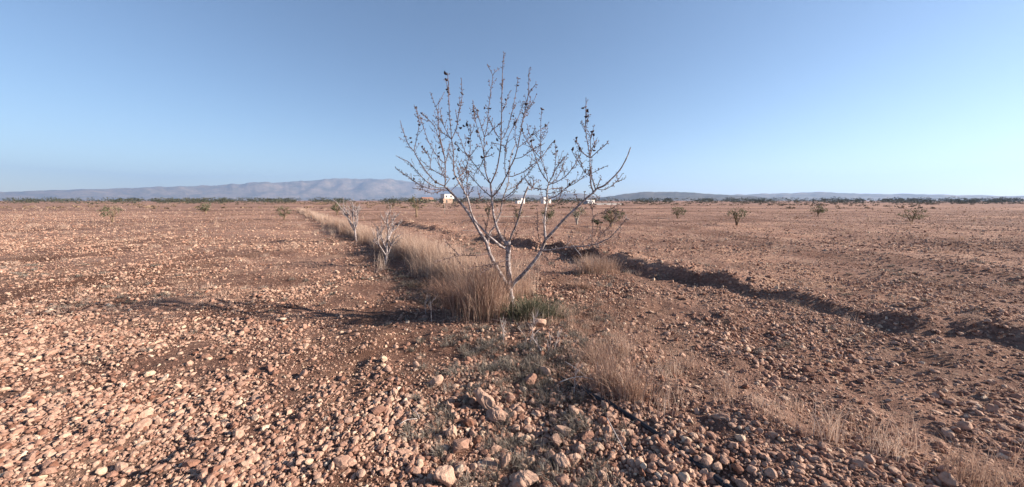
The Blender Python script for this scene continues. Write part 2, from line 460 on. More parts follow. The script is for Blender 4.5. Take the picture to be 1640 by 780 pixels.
# fewer stones in finer patches, more in stony ones, hardly any on the grass strip
u_, d_ = ud(S[:, 0], S[:, 1])
patch = noise(S[:, 0] / 0.8, S[:, 1] / 0.8, 41) + 0.6 * noise(S[:, 0] / 0.3, S[:, 1] / 0.3, 42)
keep = rng.uniform(0, 1, len(S)) < np.clip(0.8 + 0.55 * patch, 0.18, 1)
keep &= ~((np.abs(d_ - 2.86) < 0.4) & (u_ > 4.4) & (rng.uniform(0, 1, len(S)) < 0.8))
S = S[keep]
S[:, 2] *= np.where(S[:, 2] > 0.03, 1, 1 + 0.25 * np.clip(patch[keep], -1, 1))
Zs = terrain(S[:, 0], S[:, 1]) + S[:, 2] * rng.uniform(-0.12, 0.48, len(S))
P3 = np.stack([S[:, 0], S[:, 1], Zs], 1)
spx, spy, dist = project(P3)
show = S[:, 2] / dist * ((spx > 642) & (spx < 997) & (spy < 786))
tints = stone_tints(len(S))
# keep clear of the stones modelled one by one
SPECIAL = [  # px, py(base), long px, aspect, tilt deg, turn deg, tint, seed, planes, rough, label
    (774, 652, 19, (1.0, 0.50, 0.55), (12, 22, -38), 0.80, 301, 9, 0.09, 'largest stone, an elongated tan slab tilted right, dark shadow on its left'),
    (794, 674, 16, (1.0, 0.70, 0.62), (0, 6, -24), 0.76, 302, 22, 0.16, 'crumbly lumpy tan stone touching the lower end of the largest slab'),
    (904, 697, 14, (1.0, 0.46, 0.42), (0, 12, -22), 0.88, 303, 16, 0.04, 'smooth oblong orange-tan stone lying alone at the right, longer than its neighbours'),
    (737, 724, 13, (1.0, 0.75, 0.70), (-22, -16, 8), 0.50, 304, 7, 0.03, 'blunt stone with a broad flat brown face in shade and one pale edge'),
    (713, 775, 15, (1.0, 0.75, 0.75), (-8, 30, 20), 0.84, 305, 7, 0.05, 'pale broken stone with a bright jagged right edge by the bottom left'),
    (864, 523, 10, (1.0, 0.75, 0.70), (0, 0, 10), 0.84, 306, 10, 0.06, 'orange-tan stone beside the green weed right of the tree foot'),
    (810, 752, 12, (0.40, 0.35, 1.0), (8, 12, 20), 0.84, 307, 7, 0.05, 'thin pale upright splinter of stone near the bottom centre'),
    (892, 712, 9, (1.0, 0.9, 0.78), (0, 0, 0), 0.70, 308, 16, 0.07, 'rounded grey-tan stone just below the smooth oblong one'),
    (698, 618, 11, (1.0, 0.62, 0.62), (0, -26, 30), 0.78, 309, 8, 0.05, 'pinkish leaning stone among gravel at the left, halfway between tree foot and bottom'),
    (841, 779, 17, (1.0, 0.75, 0.70), (0, 4, 0), 0.80, 310, 12, 0.10, 'big rough pale block cut by the bottom edge of the view'),
    (874, 599, 9, (1.0, 0.55, 0.60), (0, 20, -34), 0.80, 311, 11, 0.05, 'oval orange-tan stone left of the black hose end'),
    (850, 616, 10, (1.0, 0.85, 0.80), (0, 0, 10), 0.45, 312, 16, 0.06, 'rounded brown stone lying in the shaded herb patch left of the hose'),
    (724, 702, 10, (0.8, 0.7, 0.95), (0, 14, 10), 0.86, 313, 9, 0.07, 'upright curved stone above the flat-faced one, lit on its right'),
    (922, 742, 10, (1.0, 0.8, 0.8), (0, 10, 40), 0.82, 314, 10, 0.06, 'angular pale stone standing near the lower right, lit on top'),
    (897, 748, 14, (1.0, 0.62, 0.62), (0, 12, -30), 0.86, 315, 18, 0.14, 'knobbly pale stone with several lumps in the lower right'),
]
special_xy = []
for sp in SPECIAL:
    x, y, z = ground(sp[0], sp[1]); special_xy.append((x, y, z))
hide = np.zeros(len(S), bool)
for (x, y, z), sp in zip(special_xy, SPECIAL):
    r = sp[2] / FPX * math.hypot(y, CAMZ)
    hide |= (np.hypot(S[:, 0] - x, S[:, 1] - y) < r * 0.9 + S[:, 2] * 0.6) & (S[:, 2] > 0.012)
order = np.argsort(-show * ~hide)
ind = order[:278]
sel = np.ones(len(S), bool); sel[ind] = False; sel &= ~hide

def gravel(name, sub, idx, protos, label, planes):
    mb_V, mb_F, mb_T, off = [], [], [], 0
    for p in range(protos):
        ii = idx[p::protos]
        if not len(ii): continue
        V, F = rock(sub, 1000 + sub * 100 + p, (1, rng.uniform(0.65, 0.95), rng.uniform(0.45, 0.85)), planes, 0.045, (0.40, 1.0))
        R = rots(len(ii), 0.5)
        W = np.einsum('nij,vj->nvi', R, V) * S[ii, 2][:, None, None] + P3[ii][:, None, :]
        mb_V.append(W.reshape(-1, 3)); nv = len(V)
        mb_F.append((F[None] + (np.arange(len(ii)) * nv)[:, None, None] + off).reshape(-1, 3))
        mb_T.append(np.repeat(tints[ii], nv)); off += nv * len(ii)
    o = obj(name, mesh_data(name, np.concatenate(mb_V), np.concatenate(mb_F), M_STONE, False, np.concatenate(mb_T)))
    tag(o, label, 'gravel', kind='stuff')
allidx = np.nonzero(sel)[0]
rel = S[allidx, 2] / dist[allidx]
gravel('gravel', 2, allidx[rel > 0.0036], 30, 'small loose stones strewn over the near ploughed soil', 8)
gravel('gravel', 1, allidx[(rel <= 0.0036)], 30, 'fine gravel and clods covering the whole ploughed field', 7)

for k in ind:
    V, F = rock(3, 5000 + int(k), (1, rng.uniform(0.62, 0.95), rng.uniform(0.5, 0.85)), int(rng.integers(6, 11)), 0.06, (0.42, 1.0))
    R = rots(1, 0.45)[0]
    me = mesh_data('stone', (V @ R.T) * S[k, 2], F, M_STONE, False, np.full(len(V), tints[k]))
    o = obj('stone', me, None, P3[k])
    tag(o, 'small angular tan field stone lying loose on the ploughed soil', 'stone', 'loose stones on the ploughed soil')
for (x, y, z), sp in zip(special_xy, SPECIAL):
    px, py, L, asp, tl, tint, seed, planes, rough, label = sp
    s = L / FPX * math.hypot(y, CAMZ - z)
    V, F = rock(5, seed, asp, planes, rough + 0.02, (0.58, 1.0)); tint = tint - 0.18
    from mathutils import Euler
    R = np.array(Euler([math.radians(a) for a in tl], 'XYZ').to_matrix())
    W = (V @ R.T) * s
    o = obj('stone', mesh_data('stone', W, F, M_STONE, False, np.full(len(V), tint)), None, (x, y + s * 0.2, z - W[:, 2].min() * 0.72))
    tag(o, label, 'stone')

# ------------------------------------------------------------------ grass and weeds
def blades(P, H, ang, lean, W, nseg=4, curl=1.7):
    P = np.asarray(P, float); n = len(P)
    t = np.linspace(0, 1, nseg + 1)
    dirx, diry = np.cos(ang), np.sin(ang)
    hor = (H * lean)[:, None] * t[None, :] ** curl
    ver = H[:, None] * (t[None, :] - 0.28 * lean[:, None] * t[None, :] ** 2)
    C = np.stack([P[:, 0:1] + dirx[:, None] * hor, P[:, 1:2] + diry[:, None] * hor, P[:, 2:3] + ver], -1)
    wa = rng.uniform(0, np.pi, n); wd = np.stack([np.cos(wa), np.sin(wa), 0 * wa], 1)
    w = W[:, None] * (1 - 0.85 * t[None, :] ** 1.5) * 0.5
    A = C - wd[:, None, :] * w[..., None]; B = C + wd[:, None, :] * w[..., None]
    V = np.stack([A, B], 2).reshape(-1, 3)
    m = 2 * (nseg + 1)
    q = np.array([[2 * k, 2 * k + 1, 2 * k + 3, 2 * k + 2] for k in range(nseg)])
    F = (q[None] + (np.arange(n) * m)[:, None, None]).reshape(-1, 4)
    return V, F, m, C
def add_blades(mb, P, H, ang, lean, W, tint, nseg=4, curl=1.7):
    V, F, m, C = blades(P, H, ang, lean, W, nseg, curl)
    mb.add(V, F, np.repeat(tint, m)); return C
def on_ground(x, y): return np.stack([x, y, terrain(x, y) - 0.01], 1)
U = rng.uniform

# the strip of dead grass along the tree row
mb = MB()
def strip(n, u0, u1, hlo, hhi, w, cen=2.86, sig=0.20):
    # tussocks along the strip, blades round each tussock
    nt = max(4, n // 60)
    tu = U(u0, u1, nt); td = rng.normal(cen, sig, nt)
    k = rng.integers(0, nt, n)
    sp_ = U(0.03, 0.085, nt)[k]
    u = tu[k] + rng.normal(0, 1, n) * sp_; d = td[k] + rng.normal(0, 1, n) * sp_
    det = RU[0] * RD[1] - RU[1] * RD[0]
    x = (u * RD[1] - d * RU[1]) / det; y = (RU[0] * d - RD[0] * u) / det
    keep = (y > 0.9)
    x, y, k = x[keep], y[keep], k[keep]; n = len(x)
    hs = U(hlo * 0.75, hhi * 1.08, nt)[k] * U(0.4, 1.1, n)
    tt = np.clip(U(0.1, 0.95, nt)[k] + rng.normal(0, 0.16, n), 0, 1)
    add_blades(mb, on_ground(x, y), hs, rng.normal(2.2, 2.0, n), np.abs(rng.normal(0.3, 0.22, n)), w * U(0.6, 1.3, n), tt)
strip(44000, 4.3, 10.0, 0.26, 0.60, 0.0042)
strip(26000, 4.3, 10.0, 0.10, 0.30, 0.005)
strip(1800, 4.3, 10.0, 0.5, 0.82, 0.004)
strip(26000, 10.0, 22.0, 0.32, 0.60, 0.007)
strip(9000, 22.0, 60.0, 0.35, 0.65, 0.016)
strip(2600, 0.2, 3.8, 0.08, 0.26, 0.0032, 2.75, 0.3)
strip(2600, -7.0, 0.6, 0.15, 0.36, 0.0034, 2.7, 0.25)
# thin dead grass scattered over the field
def sparse(n, y0, y1, hlo, hhi, w, per=14, spread=1.5):
    nt = n // per
    ty = np.sqrt(U(y0 * y0, y1 * y1, nt)); tx = U(-1, 1, nt) * spread * ty
    ok = noise(tx / 1.6, ty / 1.6, 77) + 0.5 * noise(tx / 0.5, ty / 0.5, 78) > 0.05
    tx, ty = tx[ok], ty[ok]; nt = len(tx)
    k = rng.integers(0, nt, n)
    x = tx[k] + rng.normal(0, 0.05, n); y = ty[k] + rng.normal(0, 0.05, n)
    add_blades(mb, on_ground(x, y), U(hlo, hhi, nt)[k] * U(0.5, 1.1, n), U(0, 6.28, n), np.abs(rng.normal(0.5, 0.3, n)), w * U(0.6, 1.3, n), np.clip(U(0.1, 0.8, nt)[k] + rng.normal(0, 0.1, n), 0, 1), 3)
sparse(9000, 3.8, 9.0, 0.05, 0.16, 0.0035, 12)
sparse(16000, 9.0, 22.0, 0.07, 0.24, 0.007, 14)
sparse(22000, 22.0, 80.0, 0.10, 0.34, 0.022, 14)
n = 1900; nt = 220
tp = np.array([ground(a_, b_)[:2] for a_, b_ in zip(U(890, 1010, nt), U(478, 606, nt))])
k = rng.integers(0, nt, n)
x = tp[k, 0] + rng.normal(0, 0.035, n); y = tp[k, 1] + rng.normal(0, 0.035, n)
add_blades(mb, on_ground(x, y), U(0.04, 0.19, nt)[k] * U(0.4, 1.1, n), U(0, 6.28, n), np.abs(rng.normal(0.5, 0.35, n)), 0.003 * U(0.6, 1.3, n), np.clip(U(0.0, 0.7, nt)[k] + rng.normal(0, 0.12, n), 0, 1), 3)
tag(mb.build('dry_grass', M_GRASS), 'strip of pale dead grass along the tree row', 'grass', kind='stuff')

def clump(name, px, py, n, rad, hlo, hhi, mat, label, cat, w=0.003, lean=0.22, tint=(0.5, 0.22), squash=(1, 1), sub=0, mean_ang=None):
    x0, y0, z0 = ground(px, py)
    a = U(0, 6.28, n); r = np.abs(rng.normal(0, rad * 0.6, n))
    x = x0 + r * np.cos(a) * squash[0]; y = y0 + r * np.sin(a) * squash[1]
    mb = MB()
    out = a + rng.normal(0, 0.7, n) if mean_ang is None else rng.normal(mean_ang, 0.9, n)
    H = U(hlo, hhi, n) * (1 - 0.35 * np.clip(r / (rad * 1.6), 0, 1))
    C = add_blades(mb, on_ground(x, y), H, out, np.abs(rng.normal(lean, lean * 0.7, n)), w * U(0.6, 1.4, n), np.clip(rng.normal(tint[0], tint[1], n), 0, 1), 5)
    for _ in range(sub):     # side twigs on the stems
        k = rng.integers(0, n, n); s = rng.integers(1, 5, n)
        base = C[k, s]
        add_blades(mb, base, H[k] * U(0.12, 0.35, n), U(0, 6.28, n), U(0.2, 1.1, n), w * 0.7 * U(0.6, 1.2, n), np.clip(rng.normal(tint[0] + 0.1, tint[1], n), 0, 1), 3)
    o = mb.build(name, mat, None, False, (x0, y0, z0)); o.location = (x0, y0, z0)
    return tag(o, label, cat)
clump('tall_grass_clump', 776, 508, 1500, 0.28, 0.22, 0.95, M_WIRY, 'tall upright clump of reddish-brown wiry dead grass against the left of the almond trunk', 'grass clump', 0.0040, 0.26, (0.5, 0.33), (1.0, 0.8), 2)
clump('dry_bush', 740, 496, 1000, 0.28, 0.22, 0.58, M_WIRY, 'low tangled brown dead bush left of the tall wiry clump', 'dead bush', 0.003, 0.55, (0.35, 0.2), (1.1, 0.8), 2)
clump('dry_bush', 712, 474, 700, 0.24, 0.14, 0.46, M_WIRY, 'small brown tangled bush where the pale grass strip meets the dark shade', 'dead bush', 0.003, 0.6, (0.3, 0.2), (1.2, 0.8), 2)
clump('low_weed', 664, 458, 520, 0.26, 0.05, 0.17, M_HERB, 'low dark grey-green weed in the shade by the left edge', 'weed', 0.005, 0.7, (0.25, 0.2), (1.3, 0.8), 1)
clump('low_weed', 694, 484, 420, 0.20, 0.04, 0.14, M_HERB, 'smaller dark grey weed behind the pale stalks at the left', 'weed', 0.005, 0.7, (0.25, 0.2), (1.3, 0.8), 1)
clump('dry_bush', 795, 475, 600, 0.25, 0.4, 0.75, M_WIRY, 'dead brown grass bush right behind the almond trunk', 'dead bush', 0.003, 0.3, (0.55, 0.2), (1.3, 0.7), 1)
clump('green_weed', 850, 507, 1500, 0.28, 0.06, 0.36, M_GREEN, 'green leafy weed clump growing right of the almond trunk foot', 'weed', 0.006, 0.6, (0.55, 0.3), (1.3, 0.9), 1)
clump('green_weed', 876, 505, 600, 0.2, 0.04, 0.18, M_HERB, 'smaller grey-green weed clump to the right of the green one', 'weed', 0.005, 0.6, (0.8, 0.2), (1.2, 0.8), 1)
clump('dry_grass_clump', 976, 620, 420, 0.17, 0.08, 0.36, M_WIRY, 'bushy brown clump of dead grass near the right edge behind the black hose', 'grass clump', 0.0034, 0.4, (0.5, 0.33), (1.3, 0.9), 2)
clump('dry_grass_clump', 1012, 638, 400, 0.17, 0.08, 0.36, M_WIRY, 'dead brown grass clump partly cut off by the right edge', 'grass clump', 0.0034, 0.4, (0.55, 0.33), (1.2, 0.9), 2)
clump('dry_grass_clump', 958, 578, 360, 0.15, 0.08, 0.26, M_GRASS, 'sparse dead grass tuft with a grey-green heart behind the bushy brown clump', 'grass clump', 0.0025, 0.5, (0.3, 0.25), (1.2, 0.8), 1)
clump('dry_grass_clump', 942, 438, 700, 0.26, 0.22, 0.50, M_GRASS, 'yellowish dry tuft in front of the dark bank at the right', 'grass clump', 0.0045, 0.4, (0.55, 0.25), (1.3, 0.8), 1)
clump('dry_grass_clump', 968, 436, 500, 0.26, 0.2, 0.48, M_GRASS, 'dry tuft right of the yellowish one below the dark bank', 'grass clump', 0.0045, 0.4, (0.3, 0.25), (1.3, 0.8), 1)
clump('dry_grass_clump', 934, 462, 480, 0.16, 0.08, 0.22, M_WIRY, 'low brown tuft with a dark shadow, midway down the right side of the field', 'grass clump', 0.004, 0.6, (0.6, 0.25), (1.5, 0.7), 0)

# dead forked weed stalks: each one a thing
def stalk(px, py, hpx, seed, label, forks=5, lean=0.1, w=0.0045, spread=0.5, parent_h=None):
    r = random.Random(seed); x0, y0, z0 = ground(px, py)
    H = hpx / FPX * math.hypot(y0, CAMZ)
    mb = MB()
    def grow(p, d, L, rad, lvl):
        n = 6; pts = [p]; q = np.array(p); dd = np.array(d)
        for _ in range(n):
            dd = dd + np.array([r.gauss(0, .10), r.gauss(0, .10), r.gauss(0.02, .06)]); dd /= np.linalg.norm(dd)
            q = q + dd * L / n; pts.append(q.copy())
        V, F = tube(pts, np.linspace(rad, rad * 0.55, n + 1), 5); mb.add(V, F, r.random())
        if lvl < 2:
            for _ in range(forks if lvl == 0 else 3):
                k = r.randint(2, n); a = r.uniform(0, 6.28)
                nd = dd * 0.9 + np.array([math.cos(a), math.sin(a), 0.25]) * spread * r.uniform(0.6, 1.3)
                grow(pts[k], nd / np.linalg.norm(nd), L * r.uniform(0.3, 0.55), rad * 0.6, lvl + 1)
    a = r.uniform(0, 6.28)
    grow(np.array([0, 0, -0.02]), np.array([lean, math.sin(a) * 0.08, 1.0]), H * 0.8, w, 0)
    o = mb.build('weed_stalk', M_STALK); o.location = (x0, y0, z0)
    tag(o, label, 'weed stalk')
stalk(838, 560, 66, 1, 'tallest pale forked dead weed stalk standing in front of the trunk foot', 6)
stalk(806, 550, 40, 2, 'pale dead stalk standing just left of the tallest forked one', 5, -0.05)
stalk(812, 535, 40, 3, 'slanting bleached stalk rising to the trunk foot', 3, -0.4)
stalk(848, 555, 40, 4, 'thin upright dead stalk just right of the tallest forked one', 3, 0.05)
stalk(868, 566, 34, 5, 'dead stalk of the pair below the green weed, left one', 4, -0.2)
stalk(877, 564, 36, 6, 'dead stalk of the pair below the green weed, right one', 4, 0.15)
stalk(887, 560, 32, 7, 'outer dead stalk at the right end of the row of weed stalks', 4, 0.2)
stalk(919, 630, 42, 8, 'dead forked stalk standing behind the black hose, crossed by a pale twig', 5, 0.02, 0.003)
stalk(691, 515, 40, 9, 'dead pale stalk standing on the left in front of the shadow', 5, 0.02)
stalk(683, 505, 34, 10, 'thinner dead stalk left behind the pale one at the left', 4, -0.2)
stalk(950, 440, 30, 11, 'pale dead stalk in the yellowish tufts below the bank', 4, 0.1)

# low grey-green herbs between the stones
mb = MB()
def herbs(cx, cy, n, rad):
    a = U(0, 6.28, n); r = np.sqrt(U(0, 1, n)) * rad
    x = cx + r * np.cos(a); y = cy + r * np.sin(a)
    far_ = math.hypot(cx, cy)
    add_blades(mb, on_ground(x, y) + np.array([0, 0, 0.02]), U(0.015, 0.075, n) * (1.15 - 0.5 * r / rad), a + rng.normal(0, 1.0, n), np.abs(rng.normal(0.7, 0.35, n)), U(0.0018, 0.0042, n) * max(1, far_ / 4), np.clip(rng.normal(U(0.3, 0.75), 0.22, n), 0, 1), 3)
PATCH = [(750, 548, 30, 16), (768, 540, 26, 12), (790, 535, 40, 18), (815, 545, 40, 16), (845, 555, 40, 16), (790, 590, 24, 12), (775, 600, 30, 14), (835, 595, 26, 16),
         (850, 585, 30, 14), (870, 605, 30, 14), (735, 605, 20, 8), (820, 615, 30, 10), (700, 690, 20, 8), (680, 675, 16, 7), (690, 668, 16, 6), (812, 700, 14, 7), (825, 715, 20, 10),
         (850, 722, 24, 10), (800, 728, 20, 8), (930, 720, 24, 8), (920, 700, 24, 6), (960, 690, 26, 10), (890, 640, 24, 8), (870, 650, 30, 8), (845, 655, 24, 8), (700, 722, 12, 6),
         (750, 640, 14, 6), (680, 640, 14, 5), (720, 560, 26, 8), (900, 590, 26, 12), (890, 565, 28, 14), (930, 560, 40, 16), (910, 545, 30, 14), (880, 530, 30, 14), (910, 505, 40, 16),
         (950, 505, 30, 12), (740, 770, 14, 6), (790, 760, 12, 5), (870, 760, 14, 6), (950, 760, 20, 8), (830, 580, 40, 12), (800, 570, 30, 10), (660, 690, 12, 6), (850, 500, 40, 10), (735, 400, 30, 18), (752, 395, 30, 18), (765, 402, 24, 14), (680, 600, 18, 6), (655, 565, 24, 6), (668, 448, 22, 12), (690, 462, 24, 12), (655, 440, 14, 8), (722, 474, 20, 10), (705, 480, 20, 8), (660, 478, 20, 6), (950, 470, 30, 8), (890, 470, 30, 8), (925, 500, 30, 10)]
for (px, py, rp, dens) in PATCH:
    x, y, z = ground(px, py)
    rr = rp / FPX * math.hypot(y, 1.5)
    for _ in range(int(dens * 0.75)):
        a = random.uniform(0, 6.28); q = rr * math.sqrt(random.random()) * 1.25
        herbs(x + math.cos(a) * q * 1.3, y + math.sin(a) * q * 1.5, random.randint(25, 100), random.uniform(0.025, 0.075))
for _ in range(420):
    y = math.sqrt(random.uniform(1.3 ** 2, 8 ** 2)); x = random.uniform(-1, 1) * 1.5 * y
    pq = float(noise(x / 0.9, y / 0.9, 61)) + 0.5 * float(noise(x / 0.3, y / 0.3, 62))
    if pq > 0.12: herbs(x, y, random.randint(25, 90), random.uniform(0.025, 0.08))
tag(mb.build('ground_cover', M_HERB), 'low grey-green herbs creeping between the stones', 'ground cover', kind='stuff')

# fallen bits: dead twigs and straws lying about
def lying(pts, w, mat, name, label, cat, lift=0.012, seed=0):
    Q = smooth_path([(x, y, z + lift + (p[2] if len(p) > 2 else 0)) for (x, y, z), p in zip([ground(p[0], p[1]) for p in pts], pts)], 0.03)
    o0 = Q[0].copy()
    V, F = tube(Q - o0, np.linspace(w, w * 0.6, len(Q)), 6)
    mb = MB(); mb.add(V, F, 0.7 + 0.3 * random.random())
    o = mb.build(name, mat, None, True); o.location = o0
    return tag(o, label, cat)
lying([(897, 623), (912, 621, .02), (930, 620, .03), (950, 623, .02)], 0.0035, M_STALK, 'twig', 'pale thin twig lying across the black hose', 'twig', 0.06)
lying([(640, 686), (652, 681, .01), (668, 677, .0)], 0.0035, M_STALK, 'twig', 'bleached straw poking in at the left edge low down', 'twig', 0.03)
lying([(972, 676), (982, 700, .02), (993, 716), (1001, 731)], 0.0035, M_STALK, 'twig', 'long thin brown twig lying at the lower right edge', 'twig', 0.03)
lying([(661, 662), (668, 672, .02), (672, 677)], 0.003, M_STALK, 'twig', 'short bleached twig crossing above the straw at left', 'twig', 0.03)
lying([(780, 512), (795, 515), (810, 518), (824, 520)], 0.010, M_WIRY, 'fallen_branch', 'brown dead branch lying before the tall wiry clump', 'branch', 0.02)
lying([(905, 585), (922, 598, .02), (938, 611)], 0.003, M_STALK, 'twig', 'thin twig slanting down to the dead stalk by the hose', 'twig', 0.05)
lying([(917, 411, .14), (931, 420, .02)], 0.009, M_STALK, 'fallen_branch', 'pale stick leaning on the dark bank at the right', 'branch', 0.1)
lying([(741, 374), (752, 375, .02), (768, 376)], 0.010, M_STALK, 'fallen_branch', 'pale prunings lying on the bank behind the left stem', 'branch', 0.1)
lying([(742, 470), (725, 440, .25), (712, 412, .45)], 0.006, M_STALK, 'fallen_branch', 'slanting pale stick rising from the dead bush into the grass strip', 'branch', 0.03)

# black irrigation hose along the row
hp = []
for px, py in [(893, 600), (903, 609), (915, 617), (930, 624), (945, 631), (960, 639), (977, 648), (1000, 662), (1040, 690), (1120, 745), (1260, 850)]:
    x, y, z = ground(px, py); hp.append((x, y, z + 0.006 + 0.008 * math.sin(px * 0.11)))
hp = smooth_path(hp, 0.04)
V, F = tube(hp, np.full(len(hp), 0.016), 12)
mbh = MB(); mbh.add(V - hp[0], F)
ho = mbh.build('irrigation_hose', M_HOSE, None, True); ho.location = hp[0]
tag(ho, 'black plastic irrigation hose lying half buried at the lower right', 'hose')

